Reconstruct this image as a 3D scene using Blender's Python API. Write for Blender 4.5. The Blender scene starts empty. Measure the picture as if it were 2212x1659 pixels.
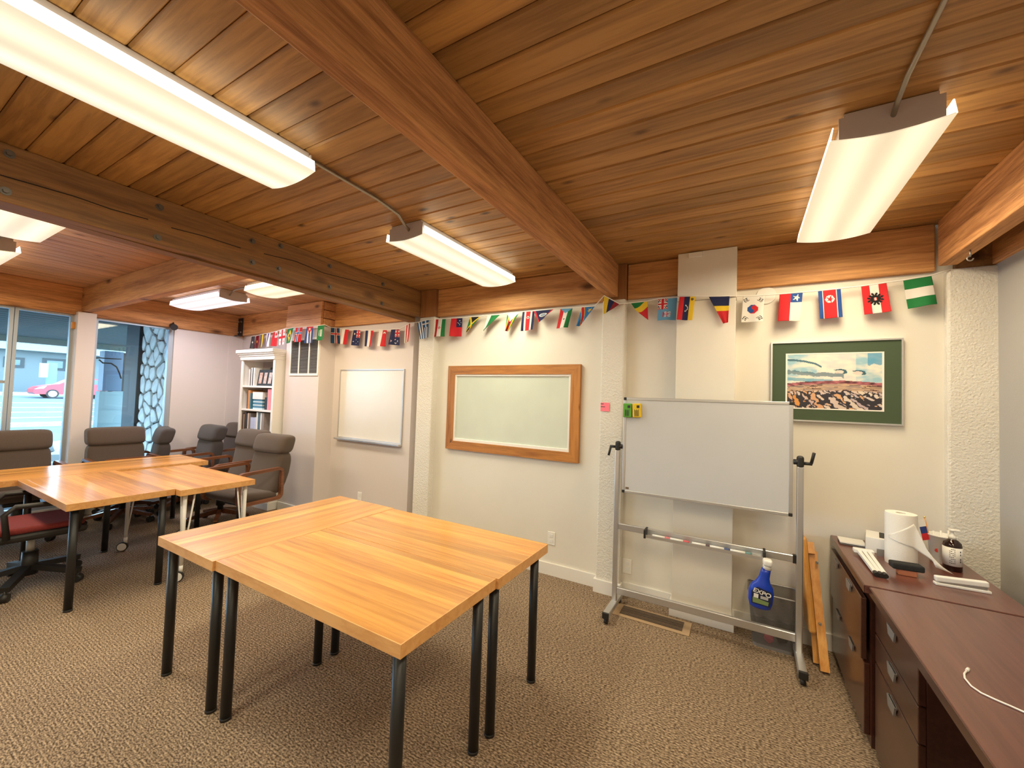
import bpy, bmesh, math, random
from mathutils import Vector, Matrix, noise
random.seed(7)
S = bpy.context.scene
C = S.collection
# ---------------------------------------------------------------- camera
W_, H_, FL = 2212, 1659, 872.88
YAW, PITCH, ROLL = map(math.radians, (-29.858, 2.005, 1.894))
CAM = Vector((0, 0, 1.575))
FW = Vector((math.sin(YAW)*math.cos(PITCH), math.cos(YAW)*math.cos(PITCH), math.sin(PITCH)))
R0 = Vector((math.cos(YAW), -math.sin(YAW), 0)); U0 = R0.cross(FW)
RT = R0*math.cos(ROLL)+U0*math.sin(ROLL); UP = -R0*math.sin(ROLL)+U0*math.cos(ROLL)
cd = bpy.data.cameras.new('camera'); cam = bpy.data.objects.new('camera', cd); C.objects.link(cam)
cd.sensor_fit = 'HORIZONTAL'; cd.sensor_width = 36; cd.lens = 36*FL/W_; cd.clip_start = .02; cd.clip_end = 400
cam.matrix_world = Matrix(((RT.x, UP.x, -FW.x, CAM.x), (RT.y, UP.y, -FW.y, CAM.y), (RT.z, UP.z, -FW.z, CAM.z), (0, 0, 0, 1)))
S.camera = cam
def ray(x, y): return (x-W_/2)/FL*RT-(y-H_/2)/FL*UP+FW
def at_z(x, y, z): d = ray(x, y); return CAM+d*((z-CAM.z)/d.z)
def at_y(x, y, Y): d = ray(x, y); return CAM+d*(Y/d.y)
def at_x(x, y, X): d = ray(x, y); return CAM+d*(X/d.x)
# ---------------------------------------------------------------- world and exposure
wd = bpy.data.worlds.new('sky'); S.world = wd; wd.use_nodes = True
bg = wd.node_tree.nodes['Background']; bg.inputs[0].default_value = (.56, .79, 1.0, 1); bg.inputs[1].default_value = 9.5
S.view_settings.view_transform = 'Standard'; S.view_settings.look = 'None'
S.view_settings.exposure = 0.52; S.view_settings.gamma = 1.0; S.view_settings.use_curve_mapping = False
LAMP = 1.0     # overall strength of the ceiling fixtures
# ---------------------------------------------------------------- materials
def sr(r, g, b):
    f = lambda c: (c/255/12.92 if c <= 10 else ((c/255+.055)/1.055)**2.4)
    return (f(r), f(g), f(b), 1)
def nm(name):
    m = bpy.data.materials.new(name); m.use_nodes = True
    return m, m.node_tree.nodes, m.node_tree.links, m.node_tree.nodes['Principled BSDF']
def mat(name, col, rough=.5, metal=0, bump=0, bscale=60, var=0, spec=.5, vscale=4, coat=0):
    m, n, l, b = nm(name)
    b.inputs['Base Color'].default_value = col; b.inputs['Roughness'].default_value = rough
    b.inputs['Metallic'].default_value = metal; b.inputs['Specular IOR Level'].default_value = spec
    b.inputs['Coat Weight'].default_value = coat
    tc = n.new('ShaderNodeTexCoord')
    if var:
        t = n.new('ShaderNodeTexNoise'); t.inputs['Scale'].default_value = vscale; t.inputs['Detail'].default_value = 4
        l.new(tc.outputs['Object'], t.inputs['Vector'])
        r = n.new('ShaderNodeValToRGB'); e = r.color_ramp.elements
        e[0].position = .3; e[1].position = .7
        e[0].color = tuple(c*(1-var) for c in col[:3])+(1,); e[1].color = tuple(min(1, c*(1+var)) for c in col[:3])+(1,)
        l.new(t.outputs['Fac'], r.inputs[0]); l.new(r.outputs[0], b.inputs['Base Color'])
    if bump:
        t = n.new('ShaderNodeTexNoise'); t.inputs['Scale'].default_value = bscale; t.inputs['Detail'].default_value = 5
        l.new(tc.outputs['Object'], t.inputs['Vector'])
        bp = n.new('ShaderNodeBump'); bp.inputs['Strength'].default_value = bump; bp.inputs['Distance'].default_value = .01
        l.new(t.outputs['Fac'], bp.inputs['Height']); l.new(bp.outputs[0], b.inputs['Normal'])
    return m
def wood(name, dark, light, axis=0, fine=30, stretch=.06, knots=0, rough=.45, vary=.25, bump=.15, hue=0.0, coat=0):
    m, n, l, b = nm(name)
    tc = n.new('ShaderNodeTexCoord'); oi = n.new('ShaderNodeObjectInfo')
    mp = n.new('ShaderNodeMapping'); s = [1, 1, 1]; s[axis] = stretch; mp.inputs['Scale'].default_value = s
    l.new(tc.outputs['Object'], mp.inputs[0])
    wv = n.new('ShaderNodeMath'); wv.operation = 'MULTIPLY'; wv.inputs[1].default_value = 91.7; l.new(oi.outputs['Random'], wv.inputs[0])
    t = n.new('ShaderNodeTexNoise'); t.noise_dimensions = '4D'; t.inputs['Scale'].default_value = fine; t.inputs['Detail'].default_value = 7
    t.inputs['Roughness'].default_value = .62; t.inputs['Distortion'].default_value = .6
    l.new(mp.outputs[0], t.inputs['Vector']); l.new(wv.outputs[0], t.inputs['W'])
    t2 = n.new('ShaderNodeTexNoise'); t2.noise_dimensions = '4D'; t2.inputs['Scale'].default_value = fine*.22; t2.inputs['Detail'].default_value = 3
    l.new(mp.outputs[0], t2.inputs['Vector']); l.new(wv.outputs[0], t2.inputs['W'])
    ad = n.new('ShaderNodeMix'); ad.data_type = 'FLOAT'; ad.inputs[0].default_value = .45
    l.new(t.outputs['Fac'], ad.inputs[2]); l.new(t2.outputs['Fac'], ad.inputs[3])
    r = n.new('ShaderNodeValToRGB'); e = r.color_ramp.elements; e[0].position = .38; e[1].position = .58; e[0].color = dark; e[1].color = light
    l.new(ad.outputs[0], r.inputs[0]); col = r.outputs[0]
    if knots:
        mk = n.new('ShaderNodeMapping'); sk = [1, 1, 1]; sk[axis] = .45; mk.inputs['Scale'].default_value = sk; l.new(tc.outputs['Object'], mk.inputs[0])
        va = n.new('ShaderNodeVectorMath'); va.operation = 'ADD'; l.new(mk.outputs[0], va.inputs[0]); l.new(wv.outputs[0], va.inputs[1])
        v = n.new('ShaderNodeTexVoronoi'); v.inputs['Scale'].default_value = knots; v.inputs['Randomness'].default_value = 1
        l.new(va.outputs[0], v.inputs['Vector'])
        kr = n.new('ShaderNodeValToRGB'); k = kr.color_ramp.elements; k[0].position = .04; k[1].position = .15; k[0].color = (.16, .10, .07, 1); k[1].color = (1, 1, 1, 1)
        l.new(v.outputs['Distance'], kr.inputs[0])
        mx = n.new('ShaderNodeMix'); mx.data_type = 'RGBA'; mx.blend_type = 'MULTIPLY'; mx.inputs[0].default_value = .9
        l.new(col, mx.inputs[6]); l.new(kr.outputs[0], mx.inputs[7]); col = mx.outputs[2]
    if vary:
        hs = n.new('ShaderNodeHueSaturation'); mr = n.new('ShaderNodeMapRange'); mr.inputs[3].default_value = 1-vary; mr.inputs[4].default_value = 1+vary
        l.new(oi.outputs['Random'], mr.inputs[0]); l.new(mr.outputs[0], hs.inputs['Value']); l.new(col, hs.inputs['Color']); col = hs.outputs[0]
    l.new(col, b.inputs['Base Color']); b.inputs['Roughness'].default_value = rough; b.inputs['Coat Weight'].default_value = coat; b.inputs['Coat Roughness'].default_value = .18
    if bump:
        bp = n.new('ShaderNodeBump'); bp.inputs['Strength'].default_value = bump; bp.inputs['Distance'].default_value = .004
        l.new(t.outputs['Fac'], bp.inputs['Height']); l.new(bp.outputs[0], b.inputs['Normal'])
    return m
def vcol(name, rough=.7, attr='col', trans=0):
    m, n, l, b = nm(name); a = n.new('ShaderNodeAttribute'); a.attribute_name = attr
    l.new(a.outputs['Color'], b.inputs['Base Color']); b.inputs['Roughness'].default_value = rough
    if trans:
        tb = n.new('ShaderNodeBsdfTranslucent'); mx = n.new('ShaderNodeMixShader'); mx.inputs[0].default_value = trans
        l.new(a.outputs['Color'], tb.inputs[0]); l.new(b.outputs[0], mx.inputs[1]); l.new(tb.outputs[0], mx.inputs[2])
        l.new(mx.outputs[0], n['Material Output'].inputs[0])
    return m
def emis(name, col, st):
    m, n, l, b = nm(name); b.inputs['Base Color'].default_value = (.8, .8, .8, 1); b.inputs['Emission Color'].default_value = col; b.inputs['Emission Strength'].default_value = st
    return m
M = {}
M['paint'] = mat('wall_paint', (.76, .715, .635, 1), .62, bump=.06, bscale=180, var=.03, vscale=2)
M['plaster'] = mat('rough_plaster', (.76, .72, .65, 1), .7, bump=.75, bscale=75, var=.03)
M['pinkwall'] = mat('wall_panel_paint', (.68, .615, .59, 1), .6, bump=.04, bscale=150)
M['greywall'] = mat('grey_wall_paint', (.43, .41, .39, 1), .65, bump=.1, bscale=150)
M['trim'] = mat('trim_paint', (.83, .80, .75, 1), .45)
M['plank'] = wood('ceiling_pine', sr(140, 98, 52), sr(188, 140, 80), 0, 46, .06, 6.5, .5, .2)
M['planky'] = wood('ceiling_pine_lounge', sr(168, 122, 84), sr(208, 162, 120), 1, 46, .06, 6.5, .5, .16)
M['beam'] = wood('beam_fir', sr(150, 98, 56), sr(214, 154, 98), 1, 80, .06, 3.0, .75, .08, .9)
M['beamx'] = wood('beam_fir_cross', sr(160, 106, 60), sr(210, 154, 96), 0, 60, .06, 3.2, .65, .08, .4)
M['beamd'] = wood('beam_fir_dark', sr(112, 76, 40), sr(152, 108, 60), 1, 60, .06, 3, .62, .06, .3)
M['beamz'] = wood('post_fir', sr(126, 84, 48), sr(156, 106, 60), 2, 34, .06, 2.0, .65, .08, .3)
M['board'] = wood('clad_pine', sr(166, 114, 72), sr(210, 158, 110), 0, 50, .07, 5, .55, .12)
M['tabx'] = wood('table_oak', sr(186, 120, 52), sr(224, 162, 82), 0, 55, .04, 0, .3, .25, .04, coat=.4)
M['taby'] = wood('table_oak_lengthwise', sr(186, 120, 52), sr(224, 162, 82), 1, 55, .04, 0, .3, .25, .04, coat=.4)
M['edge'] = wood('table_edging', sr(206, 146, 84), sr(226, 172, 110), 0, 40, .3, 0, .4, .05, .05)
M['arm'] = wood('chair_walnut', sr(86, 50, 31), sr(124, 76, 48), 1, 40, .1, 0, .35, .08, .05, coat=.2)
M['framew'] = wood('frame_pine', sr(140, 84, 34), sr(190, 126, 58), 0, 40, .08, 7, .5, .1, .2)
M['framez'] = wood('frame_pine_upright', sr(140, 84, 34), sr(190, 126, 58), 2, 40, .08, 7, .5, .1, .2)
M['easel'] = wood('folding_beech', sr(196, 128, 52), sr(224, 164, 88), 2, 40, .08, 3, .4, .08, .06)
M['mahog'] = wood('mahogany_laminate', sr(86, 48, 40), sr(106, 64, 54), 1, 60, .05, 0, .3, .03, .02, coat=.35)
M['mahogd'] = wood('mahogany_front', sr(58, 30, 22), sr(74, 40, 30), 1, 60, .05, 0, .28, .03, .02, coat=.3)
M['black'] = mat('black_metal', (.012, .012, .013, 1), .42, bump=.02)
M['plas'] = mat('black_plastic', (.015, .014, .014, 1), .5)
M['void'] = mat('dark_recess', (.006, .005, .005, 1), .8)  # near-black stands in for shade inside grilles and the knee space
M['alu'] = mat('brushed_aluminium', (.62, .62, .63, 1), .38, .85)
M['alud'] = mat('grey_metal', (.36, .36, .37, 1), .45, .7)
M['steel'] = mat('galvanised', (.42, .41, .39, 1), .45, .8)
M['white'] = mat('white_plastic', (.80, .79, .77, 1), .4)
M['wmetal'] = mat('white_enamel', (.78, .76, .73, 1), .4)
M['housing'] = mat('lamp_housing', (.55, .49, .48, 1), .5)
M['wb'] = mat('whiteboard_enamel', (.58, .585, .60, 1), .22, var=.02, vscale=3)
M['wb2'] = mat('whiteboard_wall', (.74, .71, .68, 1), .2, var=.02, vscale=3)
M['glassb'] = mat('glassboard', (.62, .66, .57, 1), .12, var=.04, vscale=3)
M['paper'] = mat('paper', (.84, .81, .76, 1), .8, bump=.15, bscale=220)
M['fab'] = mat('chair_tweed', sr(84, 70, 61), .9, bump=.5, bscale=500, var=.18, vscale=300)
M['fabd'] = mat('chair_tweed_charcoal', sr(64, 58, 58), .9, bump=.5, bscale=500, var=.18, vscale=300)
M['redfab'] = mat('red_fabric', sr(128, 44, 42), .85, bump=.4, bscale=400, var=.12, vscale=60)
M['green'] = mat('mat_board_green', sr(66, 82, 58), .75)
M['pink'] = mat('pink_note', sr(255, 130, 150), .7)
M['blue'] = mat('blue_bottle', sr(30, 66, 190), .3)
M['navy'] = mat('label_navy', sr(20, 30, 66), .5)
M['amber'] = mat('amber_bottle', sr(36, 12, 8), .12, coat=.4)
M['redtxt'] = mat('red_ink', sr(200, 60, 50), .6)
M['ink'] = mat('ink', (.02, .02, .025, 1), .6)
M['cer_g'] = mat('eraser_green', sr(88, 160, 50), .6)
M['cer_y'] = mat('eraser_yellow', sr(226, 190, 30), .6)
M['vent'] = mat('register_metal', sr(120, 100, 82), .5, .3)
M['ventr'] = mat('register_rim', sr(176, 148, 116), .5)
M['cord'] = mat('cord', (.80, .76, .74, 1), .45)
M['bolt'] = mat('dull_bolt', (.16, .14, .12, 1), .5, .7)
M['slat'] = mat('louver_grey', (.17, .155, .14, 1), .6)
M['conduit'] = mat('conduit_steel', (.40, .36, .30, 1), .4, .75)
M['flag'] = vcol('flag_print', .8, trans=.25)
M['print'] = vcol('print', .45)
# carpet
m, n, l, b = nm('loop_carpet'); tc = n.new('ShaderNodeTexCoord')
mp = n.new('ShaderNodeMapping'); mp.inputs['Scale'].default_value = (75, 150, 1); l.new(tc.outputs['Object'], mp.inputs[0])
t = n.new('ShaderNodeTexNoise'); t.inputs['Scale'].default_value = 1; t.inputs['Detail'].default_value = 3; l.new(mp.outputs[0], t.inputs[0])
r = n.new('ShaderNodeValToRGB'); e = r.color_ramp.elements; e[0].position = .38; e[0].color = sr(98, 80, 64); e[1].position = .62; e[1].color = sr(190, 166, 140)
l.new(t.outputs[0], r.inputs[0])
wv = n.new('ShaderNodeTexWave'); wv.bands_direction = 'Y'; wv.inputs['Scale'].default_value = 20; wv.inputs['Distortion'].default_value = 2.5; wv.inputs['Detail'].default_value = 2; wv.inputs['Detail Scale'].default_value = 3
l.new(tc.outputs['Object'], wv.inputs[0])
mx = n.new('ShaderNodeMix'); mx.data_type = 'RGBA'; mx.blend_type = 'MULTIPLY'; mx.inputs[0].default_value = .38; l.new(r.outputs[0], mx.inputs[6]); l.new(wv.outputs[0], mx.inputs[7])
l.new(mx.outputs[2], b.inputs['Base Color']); b.inputs['Roughness'].default_value = .95; b.inputs['Specular IOR Level'].default_value = .15
bp = n.new('ShaderNodeBump'); bp.inputs['Strength'].default_value = .7; bp.inputs['Distance'].default_value = .006; l.new(t.outputs[0], bp.inputs['Height']); l.new(bp.outputs[0], b.inputs['Normal'])
M['carpet'] = m
# window glass
m, n, l, b = nm('window_glass'); n.remove(b)
tr = n.new('ShaderNodeBsdfTransparent'); tr.inputs[0].default_value = (.88, .95, .97, 1); gl = n.new('ShaderNodeBsdfGlossy'); gl.inputs['Roughness'].default_value = .02
fr = n.new('ShaderNodeFresnel'); fr.inputs[0].default_value = 1.45; mx = n.new('ShaderNodeMixShader')
l.new(fr.outputs[0], mx.inputs[0]); l.new(tr.outputs[0], mx.inputs[1]); l.new(gl.outputs[0], mx.inputs[2]); l.new(mx.outputs[0], n['Material Output'].inputs[0])
M['glass'] = m
# wire mesh of the bin: woven wire with open holes
m, n, l, b = nm('wire_mesh'); b.inputs['Base Color'].default_value = (.16, .15, .145, 1); b.inputs['Metallic'].default_value = .5; b.inputs['Roughness'].default_value = .4
tc = n.new('ShaderNodeTexCoord'); ck = n.new('ShaderNodeTexChecker'); ck.inputs['Scale'].default_value = 420; l.new(tc.outputs['Object'], ck.inputs[0])
tr = n.new('ShaderNodeBsdfTransparent'); mx = n.new('ShaderNodeMixShader'); ml = n.new('ShaderNodeMath'); ml.operation = 'MULTIPLY'; ml.inputs[1].default_value = .8
l.new(ck.outputs['Fac'], ml.inputs[0]); l.new(ml.outputs[0], mx.inputs[0]); l.new(b.outputs[0], mx.inputs[1]); l.new(tr.outputs[0], mx.inputs[2]); l.new(mx.outputs[0], n['Material Output'].inputs[0])
M['mesh'] = m
# ---------------------------------------------------------------- geometry helpers
def box(bm, x0, x1, y0, y1, z0, z1, mi=0):
    v = [bm.verts.new((x, y, z)) for x in (x0, x1) for y in (y0, y1) for z in (z0, z1)]
    for q in ((0, 1, 3, 2), (4, 6, 7, 5), (0, 4, 5, 1), (2, 3, 7, 6), (0, 2, 6, 4), (1, 5, 7, 3)):
        f = bm.faces.new([v[i] for i in q]); f.material_index = mi
    return v
def rbox(bm, x0, x1, y0, y1, z0, z1, r=.01, seg=2):
    t = bmesh.new(); box(t, x0, x1, y0, y1, z0, z1); bmesh.ops.bevel(t, geom=t.edges[:], offset=r, segments=seg, profile=.5, affect='EDGES')
    merge(bm, t); return bm
def merge(bm, t, mtx=None):
    mp = {}
    for v in t.verts: mp[v.index if False else v] = bm.verts.new(mtx @ v.co if mtx else v.co)
    for f in t.faces:
        g = bm.faces.new([mp[v] for v in f.verts]); g.material_index = f.material_index; g.smooth = f.smooth
    t.free()
def cyl(bm, p, q, r, r2=None, seg=16, cap=True):
    p, q = Vector(p), Vector(q); r2 = r if r2 is None else r2
    d = (q-p).normalized(); a = d.orthogonal().normalized(); c = d.cross(a)
    A, B = [], []
    for i in range(seg):
        k = 2*math.pi*i/seg; o = a*math.cos(k)+c*math.sin(k)
        A.append(bm.verts.new(p+o*r)); B.append(bm.verts.new(q+o*r2))
    for i in range(seg):
        f = bm.faces.new((A[i], A[(i+1) % seg], B[(i+1) % seg], B[i])); f.smooth = True
    if cap: bm.faces.new(A[::-1]); bm.faces.new(B)
def tube(bm, pts, r, seg=8, closed=False, rect=None):
    """sweep a round (or rectangular, rect=(w,h)) section along pts"""
    pts = [Vector(p) for p in pts]; n_ = len(pts); rings = []; up = None
    for i, p in enumerate(pts):
        a = pts[(i-1) % n_] if (closed or i > 0) else p; c = pts[(i+1) % n_] if (closed or i < n_-1) else p
        d = (c-a).normalized()
        if up is None: up = d.orthogonal().normalized() if not rect or len(rect) < 3 else Vector(rect[2])
        s = d.cross(up).normalized(); u = s.cross(d).normalized()
        if not rect: up = u
        if rect: sec = [(-rect[0]/2, -rect[1]/2), (rect[0]/2, -rect[1]/2), (rect[0]/2, rect[1]/2), (-rect[0]/2, rect[1]/2)]
        else: sec = [(r*math.cos(2*math.pi*k/seg), r*math.sin(2*math.pi*k/seg)) for k in range(seg)]
        rings.append([bm.verts.new(p+s*x+u*y) for x, y in sec])
    k = len(rings[0])
    for i in range(n_ if closed else n_-1):
        A, B = rings[i], rings[(i+1) % n_]
        for j in range(k):
            f = bm.faces.new((A[j], A[(j+1) % k], B[(j+1) % k], B[j])); f.smooth = not rect
    if not closed: bm.faces.new(rings[0][::-1]); bm.faces.new(rings[-1])
def lathe(bm, prof, seg=24, c=(0, 0, 0), sx=1, sy=1):
    c = Vector(c); rings = []
    for r, z in prof:
        rings.append([bm.verts.new(c+Vector((sx*r*math.cos(2*math.pi*k/seg), sy*r*math.sin(2*math.pi*k/seg), z))) for k in range(seg)])
    for A, B in zip(rings, rings[1:]):
        for j in range(seg):
            f = bm.faces.new((A[j], A[(j+1) % seg], B[(j+1) % seg], B[j])); f.smooth = True
    bm.faces.new(rings[0][::-1]); bm.faces.new(rings[-1])
def prism(bm, poly, a, b, axis='y'):
    """extrude a 2D polygon; axis y: poly is (x,z), from y=a to y=b; x: (y,z); z: (x,y)"""
    def mk(p, t): return {'y': (p[0], t, p[1]), 'x': (t, p[0], p[1]), 'z': (p[0], p[1], t)}[axis]
    A = [bm.verts.new(mk(p, a)) for p in poly]; B = [bm.verts.new(mk(p, b)) for p in poly]; n_ = len(poly)
    for i in range(n_): bm.faces.new((A[i], A[(i+1) % n_], B[(i+1) % n_], B[i]))
    bm.faces.new(A[::-1]); bm.faces.new(B)
def mesh_of(name, bm, m):
    bmesh.ops.recalc_face_normals(bm, faces=bm.faces[:])
    me = bpy.data.meshes.new(name); bm.to_mesh(me); bm.free()
    for x in (m if isinstance(m, (list, tuple)) else [m]): me.materials.append(M[x] if isinstance(x, str) else x)
    return me
def obj(name, bm, m, parent=None, label=None):
    o = bpy.data.objects.new(name, mesh_of(name, bm, m)); C.objects.link(o)
    if parent: o.parent = parent
    if label: o['label'] = label
    return o
def inst(name, me, parent=None, loc=(0, 0, 0), rot=(0, 0, 0)):
    o = bpy.data.objects.new(name, me); C.objects.link(o); o.location = loc; o.rotation_euler = rot
    if parent: o.parent = parent
    return o
def tag(o, label, cat, group=None):
    o['label'] = label; o['category'] = cat
    if group: o['group'] = group
    return o
def thing(name, label, cat, loc=(0, 0, 0), rz=0, group=None):
    o = bpy.data.objects.new(name, None); C.objects.link(o); o.location = loc; o.rotation_euler = (0, 0, rz); o.empty_display_size = .1
    return tag(o, label, cat, group)
def struct(name, bm, m, label=None, parent=None):
    o = obj(name, bm, m, parent)
    if not parent: o['kind'] = 'structure'
    if label: o['label'] = label; 
    return o
def B(*a, r=0):
    bm = bmesh.new()
    if r: rbox(bm, *a, r)
    else: box(bm, *a)
    return bm
for k_ in ('fab', 'fabd'): 
    b_ = M[k_].node_tree.nodes['Principled BSDF']; b_.inputs['Sheen Weight'].default_value = .22; b_.inputs['Sheen Roughness'].default_value = .4
def smooth(o, ang=40):
    for p in o.data.polygons: p.use_smooth = True
    try: o.data.set_sharp_from_angle(angle=math.radians(ang))
    except Exception: pass
    return o
def text(body, size, m, parent, mtx, name='lettering', ext=.0004, align='CENTER', bold=0):
    cu = bpy.data.curves.new(name, 'FONT'); cu.body = body; cu.size = size; cu.extrude = ext; cu.align_x = align; cu.align_y = 'CENTER'; cu.offset = bold
    t_ = bpy.data.objects.new('tmp', cu); C.objects.link(t_)
    dg = bpy.context.evaluated_depsgraph_get(); me = bpy.data.meshes.new_from_object(t_.evaluated_get(dg)); bpy.data.objects.remove(t_)
    me.transform(mtx); me.materials.clear(); me.materials.append(M[m])
    o = bpy.data.objects.new(name, me); C.objects.link(o); o.parent = parent; return o
# ================================================================ the room
ZC = 2.724; PITCH_P = .1285
struct('floor', B(-7.0, 1.4, -3.0, 3.75, -.12, 0), 'carpet', 'brown beige loop pile carpet over the whole floor')
ceil = struct('ceiling', B(-7.0, 1.4, -3.0, 3.75, 2.752, 2.86), 'beamd', 'low ceiling of varnished knotty pine planks')
def plank_mesh(name, L, m, w=PITCH_P, axis='x', th=.027, c=.0075):
    """tongue and groove board with chamfered lower edges, centred on its origin, running along axis"""
    bm = bmesh.new(); h = w/2-.0012
    poly = [(-h, th), (-h, c), (-h+c, 0), (h-c, 0), (h, c), (h, th)]
    if axis == 'x': prism(bm, poly, -L/2, L/2, 'x')
    else: prism(bm, poly, -L/2, L/2, 'y')
    return mesh_of(name, bm, m)
for x0, x1 in ((-3.19, -.96), (-.96, 1.04)):
    me = plank_mesh('plank', x1-x0, 'plank'); y = .616-PITCH_P/2
    while y > -.1: y -= PITCH_P
    while y < 3.42:
        inst('plank', me, ceil, ((x0+x1)/2, y, ZC)); y += PITCH_P
for y0, y1 in ((-.1, 1.60), (1.60, 3.42)):
    me = plank_mesh('plank', y1-y0, 'planky', axis='y'); x = -6.95
    while x < -3.22:
        inst('plank', me, ceil, (x, (y0+y1)/2, ZC)); x += PITCH_P
obj('deck_lining', B(-7.0, 1.4, -3.0, -.16, ZC, 2.75), 'plank', ceil)
# ---- beams
def beam(name, x0, x1, y0, y1, z0, z1, m, label, r=.006):
    return struct(name, B(x0, x1, y0, y1, z0, z1, r=r), m, label)
def bolts(par, pts, nrm):
    for p in pts:
        p = Vector(p); d = Vector(nrm); bm = bmesh.new(); cyl(bm, p-d*.004, p+d*.004, .02, seg=14); cyl(bm, p, p+d*.016, .011, seg=6); obj('bolt', bm, 'bolt', par)
beam('ceiling_beam', -1.005, -.92, -2.9, 3.33, 2.446, ZC, 'beam', 'rough sawn fir beam over the square of tables, running to the plaster pillar')
lb = beam('ceiling_beam', -3.19, -3.10, -2.9, 3.34, 2.44, ZC, 'beamd', 'dark doubled beam between the two halves of the room, bolted plies')
bm = bmesh.new(); v = box(bm, -3.285, -3.192, -2.9, 3.34, 2.44, ZC)
for q in v:
    if q.co.z < 2.5: q.co.z = 2.455-.020*(q.co.y+.0)
ply = obj('beam_ply', bm, 'beamd', lb)
for q in (((0, 378), (80, 401), (160, 424), (240, 452), (320, 474)), ((370, 492), (440, 510), (520, 536)), ((570, 548), (640, 565), (700, 590), (780, 610), (850, 628))):
    bm = bmesh.new(); tube(bm, [at_x(x_, y_, -3.1005) for x_, y_ in q], .0028, 6); obj('drying_crack', bm, 'void', lb)
bolts(lb, [at_x(*p, -3.10) for p in ((20, 333), (12, 413), (345, 448), (340, 513), (606, 532), (602, 581), (712, 575), (712, 620), (827, 614), (825, 656), (545, 521), (545, 567))], (1, 0, 0))
beam('ceiling_beam', 1.0, 1.085, -2.9, 3.33, 2.446, ZC, 'beam', 'orange fir beam with a small metal hook beneath, above the desk')
beam('ceiling_beam', -6.87, -3.285, 1.585, 1.675, 2.436, ZC, 'beamx', 'fir cross beam resting on the white window post')
beam('wall_beam', -2.885, -1.05, 3.355, 3.42, 2.43, ZC-.002, 'beamx', 'fir wall beam over the wood framed glass board')
beam('wall_beam', -.85, -.452, 3.365, 3.42, 2.43, ZC-.002, 'beamx', 'short dark fir wall beam beside the white duct')
beam('wall_beam', -.056, 1.0, 3.365, 3.42, 2.43, ZC-.002, 'beamx', 'fir wall beam over the green matted picture')
beam('wall_beam', -6.86, -5.335, 3.32, 3.42, 2.415, ZC-.002, 'beamx', 'pale fir wall beam over the white bookcase')
beam('wall_beam', -4.62, -3.285, 3.36, 3.42, 2.42, ZC-.002, 'beamx', 'bright fir wall beam over the plain wall whiteboard')
beam('window_beam', -7.02, -6.86, -2.9, 3.42, 2.395, ZC-.002, 'beam', 'fir header beam above the street windows')
beam('wall_beam', 1.235, 1.4, -2.9, 3.42, 2.435, ZC-.002, 'beam', 'dark fir beam along the top of the grey wall')
beam('wall_beam', 1.085, 1.25, 3.36, 3.42, 2.43, ZC-.002, 'beamd', 'dark stub of fir beam in the corner above the plaster pier')
for x0, x1, y0, lab in ((-3.095, -2.885, 3.315, 'fir post end above the plaster pillar beside the doubled beam'), (-1.045, -.855, 3.33, 'fir post end behind the rough sawn beam')):
    struct('post_column', B(x0, x1, y0, 3.42, 2.425, ZC-.002, r=.004), 'beamz', lab)
# ---- back walls
struct('wall_back', B(-3.10, 1.4, 3.40, 3.62, 0, 2.75), 'paint', 'cream painted back wall behind the rolling whiteboard')
struct('wall_back_recess', B(-3.30, -3.10, 3.60, 3.62, 0, 2.75), 'paint')
struct('wall_back_lounge', B(-7.02, -3.255, 3.40, 3.62, 0, 2.75), 'pinkwall', 'pale wall behind the bookcase and plain whiteboard')
struct('pillar', B(-3.10, -2.885, 3.315, 3.41, 0, 2.425, r=.012), 'plaster', 'rough plaster pillar beside the dark wall recess')
struct('pillar', B(-1.05, -.855, 3.325, 3.41, 0, 2.428, r=.012), 'plaster', 'rough plaster pillar with the pink note')
struct('pillar', B(1.045, 1.27, 3.345, 3.41, 0, 2.43, r=.012), 'plaster', 'rough plaster pier in the corner by the desk')
du = struct('duct_column', B(-.452, -.056, 3.285, 3.41, 0, 2.352, r=.003), 'paint', 'boxed white duct standing out from the back wall')
obj('duct_head', B(-.448, -.052, 3.278, 3.41, 2.354, ZC-.003, r=.003), 'paint', du)
vc = struct('vent_column', B(-5.335, -4.62, 3.18, 3.41, 0, 2.41, r=.003), 'pinkwall', 'white boxed column with the return air grille')
zz = [2.412, 2.506, 2.612, ZC-.003]
for i in range(3):
    obj('board', B(-5.345, -4.612, 3.165+.004*i, 3.2, zz[i], zz[i+1]-.002, r=.002), 'board', vc)
    obj('board', B(-4.66, -4.598+.006*(i % 2), 3.205, 3.41, zz[i]+.003, zz[i+1]-.006, r=.002), 'board', vc)
struct('wall_right', B(1.25, 1.4, -3.0, 3.42, 0, 2.436), 'greywall', 'grey painted wall behind the desk')
struct('wall_front', B(-7.02, 1.4, -3.15, -3.0, 0, 2.75), 'paint')
# ---- baseboards
def bb(name, *segs):
    for x0, x1, y0, y1 in segs:
        bm = bmesh.new(); box(bm, x0, x1, y0, y1, .001, .098); t_ = box(bm, x0, x1, y0, y1, .098, .106)
        o = struct(name, bm, 'trim')
bb('baseboard_back', (-2.885, -1.062, 3.384, 3.405), (-.843, -.452, 3.384, 3.405), (-.056, 1.045, 3.384, 3.405))
bb('baseboard_pillar', (-3.105, -2.873, 3.303, 3.33), (-1.064, -.841, 3.309, 3.384), (1.03, 1.25, 3.333, 3.36))
bb('baseboard_duct', (-.466, -.042, 3.268, 3.384))
bb('baseboard_lounge', (-5.335, -4.606, 3.166, 3.19), (-4.62, -3.255, 3.386, 3.405), (-6.9, -6.2, 3.386, 3.405), (-4.622, -4.606, 3.19, 3.386))
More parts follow.
